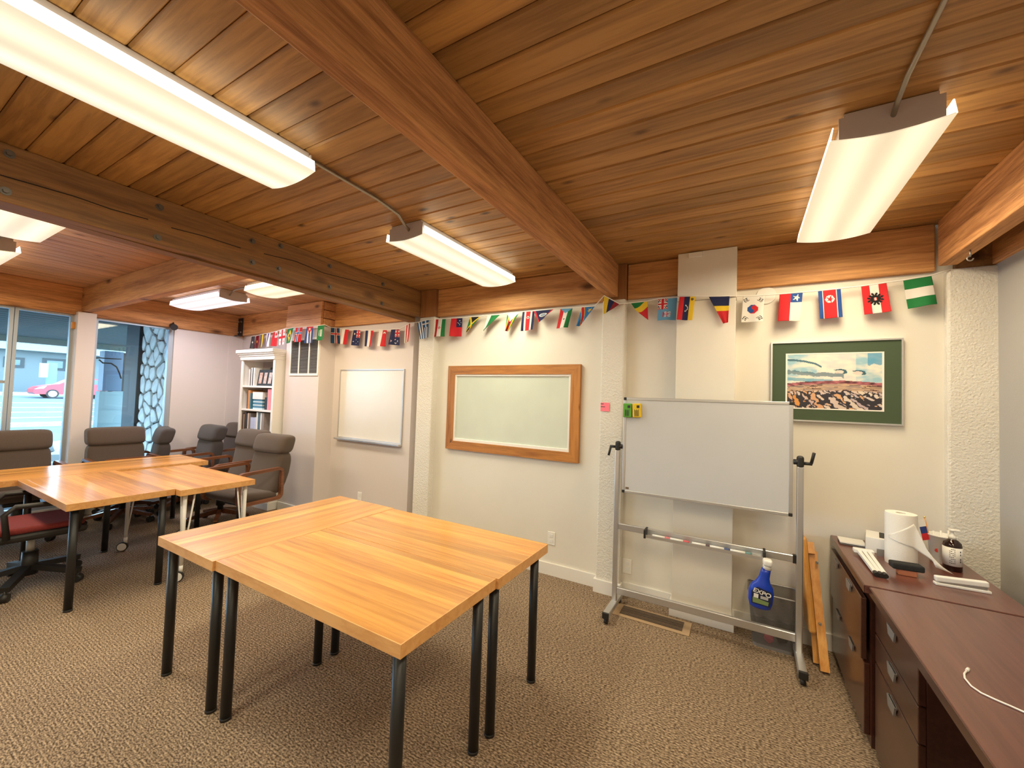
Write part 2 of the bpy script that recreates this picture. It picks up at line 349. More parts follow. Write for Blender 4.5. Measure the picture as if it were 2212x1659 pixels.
# ---- window wall on the street side
struct('wall_left', B(-7.02, -6.895, 2.515, 3.42, 0, 2.396), 'pinkwall', 'pale wall panel between the street window and the corner')
struct('trim_1', B(-6.896, -6.885, 3.20, 3.40, 0, 2.396, r=.002), 'pinkwall')
struct('wall_left_sill', B(-7.02, -6.88, -3.0, 2.52, 0, .13), 'paint')
struct('window_post_column', B(-6.99, -6.79, 1.545, 1.705, 0, 2.425, r=.004), 'pinkwall', 'white square post at the street window carrying the cross beam')
def window(name, y0, y1, label, ft=.05, rails=()):
    bm = bmesh.new(); X0, X1 = -6.985, -6.925
    box(bm, X0, X1, y0, y0+ft, .13, 2.396); box(bm, X0, X1, y1-ft, y1, .13, 2.396)
    box(bm, X0, X1, y0+ft, y1-ft, .13, .17); box(bm, X0, X1, y0+ft, y1-ft, 2.37, 2.396)
    o = struct(name, bm, 'winf', label)
    for z in rails: obj('sash_rail', B(-6.98, -6.93, y0+ft, y1-ft, z-.015, z+.015), 'alud', o)
    obj('pane', B(-6.957, -6.951, y0+ft, y1-ft, .17, 2.37), 'glass', o)
    return o
M['winf'] = mat('window_frame', (.42, .48, .55, 1), .4, .4)
window('window_1', -2.9, 1.09, 'metal framed street window at the picture edge', .03, rails=(1.57,))
window('window_2', 1.095, 1.545, 'narrow street window with the red car showing', .028)
window('window_3', 1.705, 2.515, 'street window with the stone wing wall outside', .05)
# ---------------------------------------------------------------- ceiling light fixtures
def emat(name, col, st, axis):
    """lamp diffuser: two tubes glow through it"""
    m, n, l, b = nm(name); tc = n.new('ShaderNodeTexCoord'); sp = n.new('ShaderNodeSeparateXYZ'); l.new(tc.outputs['Object'], sp.inputs[0])
    w1 = n.new('ShaderNodeMath'); w1.operation = 'MULTIPLY'; w1.inputs[1].default_value = 2*math.pi/.175; l.new(sp.outputs[0], w1.inputs[0])
    c1 = n.new('ShaderNodeMath'); c1.operation = 'COSINE'; l.new(w1.outputs[0], c1.inputs[0])
    mr = n.new('ShaderNodeMapRange'); mr.inputs[1].default_value = -1; mr.inputs[2].default_value = 1; mr.inputs[3].default_value = st; mr.inputs[4].default_value = st*.62
    l.new(c1.outputs[0], mr.inputs[0]); l.new(mr.outputs[0], b.inputs['Emission Strength']); b.inputs['Emission Color'].default_value = col
    b.inputs['Base Color'].default_value = (.75, .75, .72, 1); b.inputs['Roughness'].default_value = .35
    return m
def fixture(x, y, rz, label, col, L=1.2, power=1.0, ends=(1, 1)):
    """two-tube wraparound fixture, local length along Y"""
    t = thing('ceiling_light', label, 'ceiling light', (x, y, ZC), rz, 'wraparound fluorescent ceiling lights')
    obj('housing', B(-.135, .135, -L/2+.004, L/2-.004, -.085, -.002, r=.004), 'housing', t)
    hw = .178
    lens = [(u/8*hw, -.122+.020*(u/8)**2) for u in range(-8, 9)]
    def sheet(pts, th):
        bm = bmesh.new(); n_ = len(pts); R = []
        for y_ in (-L/2, L/2): R.append(([bm.verts.new((a_, y_, z_)) for a_, z_ in pts], [bm.verts.new((a_*.985, y_, z_+th)) for a_, z_ in pts]))
        (A0, I0), (A1, I1) = R
        for k in range(n_-1):
            for q in ((A0[k], A0[k+1], A1[k+1], A1[k]), (I0[k], I1[k], I1[k+1], I0[k+1]), (A0[k], I0[k], I0[k+1], A0[k+1]), (A1[k], A1[k+1], I1[k+1], I1[k])): f = bm.faces.new(q); f.smooth = True
        for k in (0, n_-1): bm.faces.new((A0[k], A1[k], I1[k], I0[k]))
        return bm
    d = obj('diffuser', sheet(lens, .004), emat('diffuser_glow', col, .74*power, 0), t); smooth(d, 50)
    for s in (-1, 1):
        bm = bmesh.new(); prism(bm, [(s*hw, -.102), (s*(hw-.004), -.102), (s*(hw-.012), -.05), (s*(hw-.008), -.05)], -L/2, L/2, 'y'); obj('side_lens', bm, emis('side_glow', col, 2.6*power), d)
    for s in (-1, 1):
        bm = bmesh.new(); prism(bm, [(-.150, -.018), (.150, -.018), (.150, -.102), (.08, -.112), (0, -.116), (-.08, -.112), (-.150, -.102)], s*(L/2-.008), s*(L/2-.003), 'y'); obj('end_plate', bm, 'housing', t)
    ld = bpy.data.lights.new('tube_light', 'AREA'); ld.shape = 'RECTANGLE'; ld.size = .33; ld.size_y = L-.05; ld.energy = 18.0*LAMP*power; ld.color = col[:3]; ld.spread = math.radians(178)
    lo = bpy.data.objects.new('tube_light', ld); C.objects.link(lo); lo.parent = t; lo.location = (0, 0, -.131)
    return t
COOL = (1, .95, .71, 1); WARM = (1, .84, .56, 1); LILAC = (.95, .92, 1, 1)
fixture(-1.96, .535, 0, 'long fluorescent ceiling light nearest the camera, cut by the picture edge', COOL, 1.24)
fixture(-1.975, 2.535, 0, 'fluorescent ceiling light above the wood framed glass board', COOL, 1.19, .9)
fixture(.46, 2.515, 0, 'warm fluorescent ceiling light hanging above the rolling whiteboard', WARM, 1.13, .95)
fixture(.46, .30, 0, 'fluorescent ceiling light above the camera at the other end of the conduit', WARM, 1.2)
fixture(.46, -1.75, 0, 'added unseen fill light behind the camera over the desk side', WARM, 1.2)  # out of view, added to fill the back wall from the front
fixture(-1.96, -1.40, 0, 'added unseen fill light behind the camera over the open floor', COOL, 1.2)  # second added fixture out of view, more frontal fill for the back wall
LG = 1.0
fixture(-5.80, 2.44, math.pi/2, 'whitest ceiling light over the lounge chairs by the bookcase', LILAC, 1.2, LG)
fixture(-4.02, 2.44, math.pi/2, 'yellowish lounge ceiling light half hidden by the doubled beam, above the plain whiteboard', WARM, 1.2, LG)
fixture(-3.98, .64, math.pi/2, 'yellowish lounge ceiling light above the red seated chair', WARM, 1.2, LG)
fixture(-5.72, .64, math.pi/2, 'lounge ceiling light by the street window at the picture edge', WARM, 1.2, LG)
def conduit(pts, label, r=.009):
    bm = bmesh.new(); tube(bm, pts, r, 8); return tag(obj('conduit', bm, 'conduit'), label, 'conduit')
z = ZC-.012
conduit([(-1.86, 1.12, z-.05), (-1.86, 1.2, z), (-1.87, 1.6, z), (-1.90, 1.80, z-.004), (-1.93, 1.89, z-.03), (-1.95, 1.95, z-.045)], 'thin steel conduit joining the two ceiling lights over the tables')
conduit([(.47, .90, z-.04), (.47, 1.0, z), (.47, 1.80, z), (.47, 1.90, z-.02), (.47, 1.96, z-.045)], 'steel conduit running to the ceiling light above the rolling whiteboard')
conduit([(-5.21, 2.40, z-.05), (-5.05, 2.37, z-.01), (-4.85, 2.36, z-.01), (-4.61, 2.38, z-.05)], 'conduit between the two lounge ceiling lights by the bookcase')
conduit([(-5.13, .68, z-.05), (-4.95, .70, z-.01), (-4.75, .70, z-.01), (-4.57, .68, z-.05)], 'conduit between the lounge ceiling lights at the picture edge')
# ================================================================ tables
def table(x0, x1, y0, y1, grain, label, legs='black', zt=.75, th=.047, group='oak topped work tables', sup=None, seed=1):
    rnd = random.Random(seed)
    cx, cy = (x0+x1)/2, (y0+y1)/2
    t = thing('work_table', label, 'table', (cx, cy, 0), 0, group)
    hx, hy = (x1-x0)/2, (y1-y0)/2; e = .004
    top = obj('table_top', B(-hx+e, hx-e, -hy+e, hy-e, zt-th, zt-.003), 'edge', t)
    a, b_ = (hy, hx) if grain == 'x' else (hx, hy)      # across, along
    p = -a+e
    while p < a-e-.002:
        w = min(rnd.choice((.028, .045, .06, .075, .09, .11)), a-e-p)
        if a-e-p-w < .02: w = a-e-p
        bm = bmesh.new(); L = b_-e
        if grain == 'x': rbox(bm, -L, L, -w/2+.0002, w/2-.0002, -.003, 0, .0006, 1)
        else: rbox(bm, -w/2+.0002, w/2-.0002, -L, L, -.003, 0, .0006, 1)
        s = obj('stave', bm, 'tabx' if grain == 'x' else 'taby', top)
        s.location = (0, p+w/2, zt) if grain == 'x' else (p+w/2, 0, zt)
        p += w
    for q in ((-hx, hx, -hy, -hy+e), (-hx, hx, hy-e, hy), (-hx, -hx+e, -hy+e, hy-e), (hx-e, hx, -hy+e, hy-e)):
        obj('edge_band', B(q[0], q[1], q[2], q[3], zt-th, zt+.0004), 'edge', top)
    i = .055
    for sx in (-1, 1):
        for sy in (-1, 1):
            x, y = sx*(hx-i), sy*(hy-i); bm = bmesh.new()
            if legs == 'black':
                cyl(bm, (x, y, zt-th-.006), (x, y, zt-th), .04, seg=16); cyl(bm, (x, y, .012), (x, y, zt-th-.004), .0235, seg=18)
                lg = obj('leg', bm, 'black', t); bm = bmesh.new(); cyl(bm, (x, y, 0), (x, y, .014), .0245, seg=18); obj('foot_cap', bm, 'plas', lg)
            else:
                for dx, dy, r in ((0, 0, .016), (-sx*.07, 0, .007), (0, -sy*.07, .007)):
                    cyl(bm, (x+dx, y+dy, zt-th), (x, y, .115), r, r*.8, seg=10)
                cyl(bm, (x, y, .07), (x, y, .125), .014, seg=12)
                lg = obj('leg', bm, 'wmetal', t)
                bm = bmesh.new(); c_ = Vector((x-.0, y-.02, .042)); d_ = Vector((.8, -.6, 0)); cyl(bm, c_-d_*.012, c_+d_*.012, .042, seg=24); w_ = obj('caster', bm, 'plas', lg)
                bm = bmesh.new(); cyl(bm, c_-d_*.017, c_+d_*.017, .034, seg=24); obj('wheel_disc', bm, 'white', w_)
    return t
table(-2.785, -2.186, 1.0, 2.155, 'y', 'oak table with lengthwise grain closing the end of the square of three tables', seed=3)
table(-2.182, -.970, 1.012, 1.601, 'x', 'oak table at the near side of the square of three, nearest the camera', seed=5)
table(-2.182, -.958, 1.606, 2.142, 'x', 'oak table at the wall side of the square of three', seed=11)
table(-5.99, -5.275, .72, 2.31, 'y', 'long oak lounge table along the street window, daylight on it', seed=8)
table(-5.268, -3.985, .915, 1.522, 'x', 'lounge oak table with black legs, blue window reflection on its top', seed=21)
table(-5.165, -3.905, 1.528, 2.10, 'x', 'lounge oak table on white legs with wheeled casters', legs='white', zt=.747, seed=17)
# ================================================================ lounge chairs
def chair_parts(fab):
    P = {}
    bm = bmesh.new(); rbox(bm, -.255, .255, -.24, .23, .40, .50, .045, 4)
    for v in bm.verts: v.co.z += .02*max(0, -v.co.y/.24)-.03*max(0, v.co.y/.23); v.co.y -= 0
    P['seat'] = mesh_of('seat', bm, fab)
    def pad(z0, z1, hw, th, r, lean, cuts=6):
        bm = bmesh.new(); t_ = bmesh.new(); box(t_, -hw, hw, -th/2, th/2, z0, z1)
        if cuts: bmesh.ops.subdivide_edges(t_, edges=[e for e in t_.edges if abs(e.verts[0].co.z-e.verts[1].co.z) > .01], cuts=cuts)
        ed = [e for e in t_.edges if e.calc_face_angle(0) > 1]
        bmesh.ops.bevel(t_, geom=ed, offset=r, segments=6, profile=.5, affect='EDGES')
        for v in t_.verts:
            z = v.co.z; v.co.y += lean(z)-.035*(1-(v.co.x/hw)**2)*(1 if v.co.y < 0 else 0)+.02*abs(v.co.x/hw)**2
        merge(bm, t_); return bm
    lean = lambda z: .21+.26*(z-.45)
    P['backrest'] = mesh_of('backrest', pad(.44, .885, .25, .12, .042, lambda z: lean(z)+.03*math.sin((z-.44)/.435*math.pi)), fab)
    def roll(z0, z1, hw, th, ez, ex, ly):
        """fat rounded bolster: superellipsoid"""
        bm = bmesh.new(); pw = lambda t_, e: math.copysign(abs(t_)**e, t_); nx, na = 20, 24; rings = []
        for i in range(1, nx):
            a = -math.pi/2+math.pi*i/nx; x = hw*pw(math.sin(a), ex); k = pw(math.cos(a), ex); rr = []
            for q in range(na):
                b_ = 2*math.pi*q/na; z = (z0+z1)/2+(z1-z0)/2*pw(math.sin(b_), ez)*k; y = th/2*pw(math.cos(b_), ez)*k
                rr.append(bm.verts.new((x, y+ly(z)-.02*(1-(x/hw)**2), z)))
            rings.append(rr)
        for A_, B_ in zip(rings, rings[1:]):
            for q in range(na): bm.faces.new((A_[q], A_[(q+1) % na], B_[(q+1) % na], B_[q]))
        bm.faces.new(rings[0]); bm.faces.new(rings[-1][::-1]); return bm
    P['headrest'] = mesh_of('headrest', roll(.862, 1.072, .262, .16, .55, .28, lambda z: lean(z)-.01), fab)
    P['backrest'] = mesh_of('backrest', roll(.43, .89, .256, .14, .42, .26, lambda z: lean(z)+.03*math.sin((z-.44)/.435*math.pi)), fab)
    for s in (-1, 1):
        x = s*.285; y0, y1, z0, z1, r = -.23, .235, .405, .725, .045
        pts = []
        for cx, cz, a0 in ((y1-r, z0+r, -90), (y1-r, z1-r, 0), (y0+r, z1-r-.012, 90), (y0+r, z0+r, 180)):
            for k in range(5): a = math.radians(a0+k*22.5); pts.append((x, cx+r*math.cos(a), cz+r*math.sin(a)))
        bm = bmesh.new(); tube(bm, pts, 0, closed=True, rect=(.03, .042, (1, 0, 0))); P['arm%d' % s] = mesh_of('armrest', bm, 'arm')
    bm = bmesh.new(); cyl(bm, (0, 0, .12), (0, 0, .40), .03, seg=14); cyl(bm, (0, 0, .20), (0, 0, .34), .045, seg=14); rbox(bm, -.12, .12, -.13, .13, .365, .405, .01, 1); P['column'] = mesh_of('column', bm, 'plas')
    bm = bmesh.new()
    t_ = bmesh.new(); prism(t_, [(.03, .105), (.03, .155), (.06, .158), (.31, .098), (.325, .085), (.31, .072)], -.019, .019, 'y'); merge(bm, t_)
    P['leg'] = mesh_of('base_leg', bm, 'arm')
    bm = bmesh.new(); cyl(bm, (.305, -.022, .032), (.305, .022, .032), .031, seg=16); cyl(bm, (.30, 0, .03), (.30, 0, .085), .010, seg=8); P['caster'] = mesh_of('caster', bm, 'plas')
    for k in ('seat', 'backrest', 'headrest'): P[k].polygons.foreach_set('use_smooth', [True]*len(P[k].polygons))
    return P
PA = {'brown': chair_parts('fab'), 'grey': chair_parts('fabd')}
def lounge_chair(x, y, face, label, kind='brown', k=1.0, spin=0):
    """face: heading in degrees, 0 looks to -Y"""
    t = thing('lounge_chair', label, 'chair', (x, y, 0), math.radians(face), 'tweed armchairs on wooden star bases'); P = PA[kind]; t.scale = (k, k, k)
    for nm_ in ('seat', 'backrest', 'headrest', 'column'): inst(nm_, P[nm_], t)
    for s in (-1, 1): inst('armrest', P['arm%d' % s], t)
    for i in range(5):
        a = math.radians(72*i+18+spin); lg = inst('base_leg', P['leg'], t, rot=(0, 0, a)); inst('caster', P['caster'], lg)
    return t
lounge_chair(-6.24, 1.10, 90, 'brown tweed armchair before the window, cut by the picture edge')
lounge_chair(-6.22, 1.88, 90, 'brown tweed armchair facing the room beside the white window post')
lounge_chair(-6.60, 2.02, -12, 'tweed armchair turned towards the stone wall, daylight blue on its front', 'grey', .98)
lounge_chair(-6.34, 2.47, -2, 'charcoal tweed armchair before the pale wall panel', 'grey')
lounge_chair(-6.52, 2.92, 4, 'armchair half hidden behind the charcoal one, by the bookcase')
lounge_chair(-5.36, 2.50, 2, 'brown tweed armchair in front of the bookcase', 'brown', spin=20)
lounge_chair(-4.66, 2.38, 6, 'brown tweed armchair at the table corner before the grille column', 'brown', spin=8)
# ---- office chair with red seat
t = thing('office_chair', 'black office chair with a red seat tucked under the lounge table', 'chair', (-4.83, .93, 0), math.radians(176))
bm = bmesh.new(); rbox(bm, -.25, .25, -.25, .24, .455, .50, .02, 3); obj('seat', bm, 'redfab', t)
bm = bmesh.new(); rbox(bm, -.262, .262, -.265, .25, .40, .458, .02, 2); obj('seat_shell', bm, 'plas', t)
bm = bmesh.new(); rbox(bm, -.22, .22, .24, .30, .60, .98, .025, 3); br = obj('backrest', bm, 'redfab', t); bm = bmesh.new(); rbox(bm, -.04, .04, .27, .32, .40, .70, .008, 1); obj('back_bar', bm, 'plas', br)
for s in (-1, 1):
    x = s*.29; bm = bmesh.new(); tube(bm, [(x, -.2, .44), (x, -.22, .60), (x, -.18, .66), (x, .12, .67), (x, .17, .62), (x, .15, .44)], .018, 8); obj('armrest', bm, 'plas', t)
bm = bmesh.new(); cyl(bm, (0, 0, .17), (0, 0, .41), .025, seg=12); obj('gas_lift', bm, 'steel', t)
bm = bmesh.new(); cyl(bm, (0, 0, .08), (0, 0, .26), .05, .045, seg=14); obj('hub', bm, 'plas', t)
for i in range(5):
    a = math.radians(72*i+10); d = Vector((math.cos(a), math.sin(a), 0)); bm = bmesh.new(); tube(bm, [d*.03+Vector((0, 0, .14)), d*.33+Vector((0, 0, .09))], 0, rect=(.05, .04, (0, 0, 1))); lg = obj('base_leg', bm, 'plas', t)
    e_ = Vector((-d.y, d.x, 0)); c_ = d*.32+Vector((0, 0, .03)); bm = bmesh.new(); cyl(bm, c_-e_*.022, c_+e_*.022, .03, seg=16); cyl(bm, c_, c_+Vector((0, 0, .05)), .009, seg=8); obj('caster', bm, 'plas', lg)
# ================================================================ rolling whiteboard
YB = 3.10
t = thing('rolling_whiteboard', 'whiteboard on a wheeled aluminium stand by the wall', 'whiteboard', (0, YB, 0))
bx0, bx1, bz0, bz1 = -.79, .273, .893, 1.610
p = obj('board_panel', B(bx0+.012, bx1-.012, -.008, .008, bz0+.012, bz1-.012), 'wb', t)
for q, nn in (((bx0+.02, bx1-.02, -.011, .011, bz1-.02, bz1), 'frame_rail'), ((bx0+.02, bx1-.02, -.011, .011, bz0, bz0+.02), 'frame_rail'), ((bx0, bx0+.022, -.011, .011, bz0+.02, bz1-.02), 'frame_stile'), ((bx1-.022, bx1, -.011, .011, bz0+.02, bz1-.02), 'frame_stile')):
    obj(nn, B(*q, r=.003), 'alu', p)
for x in (bx0, bx1-.022):
    for z in (bz0, bz1-.022): obj('corner_cap', B(x, x+.022, -.013, .013, z, z+.022, r=.004), 'plas', p)
for x, s in ((-.828, -1), (.311, 1)):
    bm = bmesh.new(); rbox(bm, x-.018, x+.018, -.016, .016, .075, 1.21, .006, 2); po = obj('post', bm, 'alu', t)
    bm = bmesh.new(); rbox(bm, x-.019, x+.019, -.02, .02, 1.20, 1.275, .014, 3); cyl(bm, (x, 0, 1.235), (x-s*.035, 0, 1.235), .017, seg=14)
    pv = obj('pivot', bm, 'plas', po)
    bm = bmesh.new(); cyl(bm, (x+s*.015, 0, 1.23), (x+s*.06, 0, 1.23), .010, seg=10); zt = 1.16 if s < 0 else 1.30
    tube(bm, [(x+s*.055, 0, 1.23), (x+s*.062, -.004, (1.23+zt)/2), (x+s*.068, -.012, zt)], .009, 8); obj('knob_lever', bm, 'plas', pv)
    bm = bmesh.new(); rbox(bm, x-.022, x+.022, -.22, .17, .045, .082, .005, 2); ft = obj('foot', bm, 'alu', t)
    for yy in (-.235, .17): obj('end_cap', B(x-.023, x+.023, yy, yy+.018, .042, .084, r=.003), 'plas', ft)
    for yy in (-.205, .14):
        bm = bmesh.new(); cyl(bm, (x-.012, yy, .021), (x+.012, yy, .021), .021, seg=16); cyl(bm, (x, yy, .03), (x, yy, .048), .01, seg=8); obj('caster', bm, 'plas', ft)
bm = bmesh.new(); rbox(bm, -.81, .293, -.012, .012, .615, .658, .003, 1); obj('cross_rail', bm, 'alu', t)
bm = bmesh.new(); rbox(bm, -.81, .293, -.014, .014, .135, .185, .003, 1); obj('cross_rail', bm, 'alu', t)
obj('rail_end', B(.276, .294, -.014, .014, .611, .661), 'plas', t)
bm = bmesh.new(); prism(bm, [(-.014, .612), (-.075, .612), (-.075, .632), (-.071, .632), (-.071, .617), (-.014, .617)], -.60, .125, 'x')
tr_ = obj('pen_tray', bm, 'alu', t)
for x in (-.61, .118): obj('tray_clip', B(x, x+.014, -.08, .013, .606, .664, r=.002), 'plas', tr_)
st = obj('corner_sticker', B(bx0+.028, bx0+.052, -.0095, -.0085, bz0+.03, bz0+.045), 'vent', p)
# markers lying in the tray, each one a thing
mk = [(-.50, sr(214, 120, 130), 'pink whiteboard marker at the pivot end of the pen tray'), (-.38, sr(204, 90, 100), 'red whiteboard marker in the pen tray'), (-.24, sr(90, 66, 70), 'dark brown whiteboard marker in the pen tray'), (-.13, sr(70, 84, 130), 'blue whiteboard marker in the middle of the pen tray'), (-.01, sr(96, 136, 136), 'teal whiteboard marker in the pen tray beside the spray bottle')]
for x, c_, lab in mk:
    mm = thing('marker', lab, 'marker', (x, YB-.045, .6275), 0, 'markers in the whiteboard tray')
    bm = bmesh.new(); cyl(bm, (-.055, 0, 0), (.03, 0, 0), .0085, seg=12); obj('barrel', bm, 'white', mm)
    bm = bmesh.new(); cyl(bm, (.03, 0, 0), (.068, 0, 0), .0095, .008, seg=12); obj('cap', bm, mat('marker_ink', c_, .4), mm)
# erasers stuck on the board
for xa, za, m_, lab, rot in ((-.757, 1.512, 'cer_g', 'green magnetic eraser on the whiteboard corner', .0), (-.688, 1.514, 'cer_y', 'yellow magnetic eraser on the whiteboard corner', -.05)):
    e_ = thing('eraser', lab, 'eraser', (xa, YB-.012, za)); bm = bmesh.new(); rbox(bm, -.031, .031, -.022, 0, -.052, .052, .006, 2); bo = obj('felt_block', bm, m_, e_); e_.rotation_euler = (0, rot, 0)
    bm = bmesh.new(); box(bm, .002, .022, -.0228, -.022, .018, .038)
    for k in range(5): box(bm, -.016+.007*k, -.0125+.007*k, -.0228, -.022, -.042, .008-.006*(k % 2))
    obj('printed_mark', bm, 'ink', e_)
# ================================================================ spray bottle hanging on the tray
t = thing('spray_bottle', 'blue spray cleaner bottle with white trigger hung on the pen tray', 'spray bottle', (.10, YB-.105, .33))
bm = bmesh.new(); sec = []
prof = [(0, .035, .02), (.008, .05, .026), (.04, .058, .03), (.10, .060, .031), (.135, .052, .03), (.155, .036, .026), (.185, .026, .02), (.215, .024, .019), (.24, .022, .018)]
rings = []
for z, hw, hd in prof:
    off = .012*max(0, (z-.12)/.1) if z > .12 else 0
    rings.append([bm.verts.new((hw*math.copysign(abs(math.cos(a))**.75, math.cos(a))+off, hd*math.copysign(abs(math.sin(a))**.75, math.sin(a)), z)) for a in [2*math.pi*k/24 for k in range(24)]])
for A_, B_ in zip(rings, rings[1:]):
    for j in range(24): f = bm.faces.new((A_[j], A_[(j+1) % 24], B_[(j+1) % 24], B_[j])); f.smooth = True
bm.faces.new(rings[0][::-1]); bm.faces.new(rings[-1]); obj('bottle', bm, 'blue', t)
bm = bmesh.new(); cyl(bm, (.018, 0, .238), (.018, 0, .262), .021, seg=16); rbox(bm, -.006, .040, -.035, .022, .262, .30, .012, 3); obj('trigger_head', bm, 'white', t)
bm = bmesh.new(); prism(bm, [(-.042, .03), (.042, .03), (.048, .06), (.044, .118), (-.02, .13), (-.046, .10)], -.0335, -.031, 'y'); lb_ = obj('label_patch', bm, 'navy', t)
bm = bmesh.new(); prism(bm, [(-.036, .036), (.036, .036), (.038, .058), (-.038, .066)], -.0345, -.0334, 'y'); obj('label_band', bm, mat('label_olive', sr(120, 140, 90), .5), lb_)
text('EXPO', .034, 'white', lb_, Matrix.Translation((.004, -.0342, .102)) @ Matrix.Rotation(math.radians(90), 4, 'X') @ Matrix.Rotation(math.radians(-10), 4, 'Z'), bold=.0008)
bm = bmesh.new()
for k in range(3): box(bm, -.002, .034, -.0344, -.0334, .068+.006*k, .071+.006*k)
box(bm, -.034, -.012, -.0344, -.0334, .066, .09); obj('label_print', bm, 'white', lb_)
t.rotation_euler = (0, math.radians(4), 0); t.scale = (1.12, 1.0, 1.03)
# ================================================================ waste bin
t = thing('waste_bin', 'black wire mesh waste bin behind the whiteboard stand', 'waste bin', (.185, 3.255, 0), 0)
def rrect(hx, hy, r, n_=5):
    out = []
    for cx, cy, a0 in ((hx-r, hy-r, 0), (-hx+r, hy-r, 90), (-hx+r, -hy+r, 180), (hx-r, -hy+r, 270)):
        for k in range(n_): a = math.radians(a0+90*k/(n_-1)); out.append((cx+r*math.cos(a), cy+r*math.sin(a)))
    return out
bm = bmesh.new(); rg = []
for hx, hy, z in ((.115, .075, .02), (.145, .105, .355)): rg.append([bm.verts.new((a, b_, z)) for a, b_ in rrect(hx, hy, .03)])
k = len(rg[0])
for j in range(k): f = bm.faces.new((rg[0][j], rg[0][(j+1) % k], rg[1][(j+1) % k], rg[1][j])); f.smooth = True
obj('mesh_wall', bm, 'mesh', t)
bm = bmesh.new(); tube(bm, [(a, b_, .357) for a, b_ in rrect(.146, .106, .03)], .005, 8, closed=True); obj('rim', bm, 'alud', t)
bm = bmesh.new(); lo_ = [bm.verts.new((a, b_, 0)) for a, b_ in rrect(.114, .074, .03)]; hi_ = [bm.verts.new((a, b_, .022)) for a, b_ in rrect(.116, .076, .03)]
for j in range(k): bm.faces.new((lo_[j], lo_[(j+1) % k], hi_[(j+1) % k], hi_[j]))
bm.faces.new(lo_[::-1]); bm.faces.new(hi_); obj('base_pan', bm, 'alud', t)
bm = bmesh.new(); bmesh.ops.create_icosphere(bm, subdivisions=2, radius=.03)
for v in bm.verts: v.co *= 1+.35*noise.noise(v.co*60)
o = obj('crumpled_note', bm, 'pink'); o.location = (.165, 3.235, .053); tag(o, 'crumpled pink note lying in the mesh bin', 'paper')
bm = bmesh.new(); bmesh.ops.create_icosphere(bm, subdivisions=2, radius=.032)
for v in bm.verts: v.co *= 1+.35*noise.noise(v.co*50+Vector((3, 1, 2)))
o = obj('crumpled_wrapper', bm, 'plas'); o.location = (.235, 3.265, .056); tag(o, 'crumpled dark wrapper lying in the mesh bin', 'paper')
# ================================================================ floor register
t = thing('floor_register', 'flat brown metal floor register in the carpet below the whiteboard', 'floor vent', (-.567, 3.145, 0))
obj('rim_plate', B(-.265, .265, -.10, .09, .0008, .006, r=.002), 'ventr', t)
bm = bmesh.new(); box(bm, -.216, .216, -.066, .066, .0062, .0072); gr = obj('grille', bm, 'void', t)
bm = bmesh.new()
for k in range(52): x = -.212+k*.0083; box(bm, x, x+.0045, -.065, .065, .007, .0092)
for q in range(-1, 2): box(bm, -.215, .215, q*.033-.0015, q*.033+.0015, .007, .0094)
o = obj('louvers', bm, 'vent', gr); o['kind'] = 'stuff'
# ================================================================ folded wooden chair leaning on the wall
t = thing('folding_tray_table', 'folded pale wooden tray table leaning behind the whiteboard stand', 'folding table', (0, 0, 0))
def stick(nm_, p, q, w, d, par, m_='easel'):
    bm = bmesh.new(); tube(bm, [p, q], 0, rect=(w, d, (0, -1, .2))); o = obj(nm_, bm, m_, par); return o
stick('leg', (.438, 3.085, .012), (.403, 3.335, .635), .045, .03, t); stick('leg', (.405, 3.16, .012), (.382, 3.345, .60), .03, .024, t)
bm = bmesh.new(); tp = bmesh.new(); rbox(tp, -.020, .018, -.15, .10, .17, .735, .014, 2); merge(bm, tp, Matrix.Translation((.402, 3.265, 0)) @ Matrix.Rotation(math.radians(-4.5), 4, 'Y') @ Matrix.Rotation(math.radians(-8), 4, 'X')); obj('tray_top', bm, 'easel', t)
stick('cross_bar', (.385, 3.24, .31), (.425, 3.21, .31), .03, .02, t); stick('latch_block', (.388, 3.305, .625), (.384, 3.335, .69), .05, .03, t)
for z, y in ((.26, 3.165), (.585, 3.30)):
    bm = bmesh.new(); cyl(bm, (.42, y-.02, z), (.42, y-.034, z), .008, seg=10); obj('rivet', bm, 'steel', t)
# ================================================================ desk and filing cabinet
XD = .53
t = thing('lateral_file', 'dark mahogany two drawer filing cabinet against the back wall beside the desk', 'cabinet', (0, 0, 0))
ct = obj('cabinet_top', B(.505, 1.06, 2.525, 3.375, .712, .75, r=.003), 'mahog', t); obj('edge_band', B(.5025, .5055, 2.525, 3.375, .7125, .7465), 'mahogd', ct)
obj('cabinet_body', B(.535, 1.055, 2.545, 3.365, .0, .712), 'mahogd', t)
def drawer(par, x, y0, y1, z0, z1, handles, nm_='drawer'):
    d_ = obj(nm_, B(x, x+.022, y0, y1, z0, z1, r=.003), 'mahogd', par)
    for y in handles:
        bm = bmesh.new(); t_ = bmesh.new(); prism(t_, [(y-.05, z1-.012), (y+.05, z1-.012), (y+.034, z1-.052), (y-.034, z1-.052)], x-.010, x-.003, 'x'); merge(bm, t_); box(bm, x-.006, x+.002, y-.045, y+.045, z1-.02, z1-.012); obj('handle', bm, 'alud', d_)
    return d_
drawer(t, .501, 2.57, 3.35, .385, .672, (2.80, 3.14))
drawer(t, .513, 2.57, 3.35, .04, .370, (2.80, 3.14))
t = thing('desk', 'dark mahogany desk along the grey wall with an open knee space', 'desk', (0, 0, 0))
tp = obj('desk_top', B(.522, 1.065, .85, 2.515, .712, .7485, r=.003), 'mahog', t)
obj('edge_band', B(.5195, .5225, .85, 2.515, .7125, .745), 'mahogd', tp)
pd = obj('pedestal', B(.560, 1.055, 1.965, 2.505, 0, .712), 'mahogd', t)
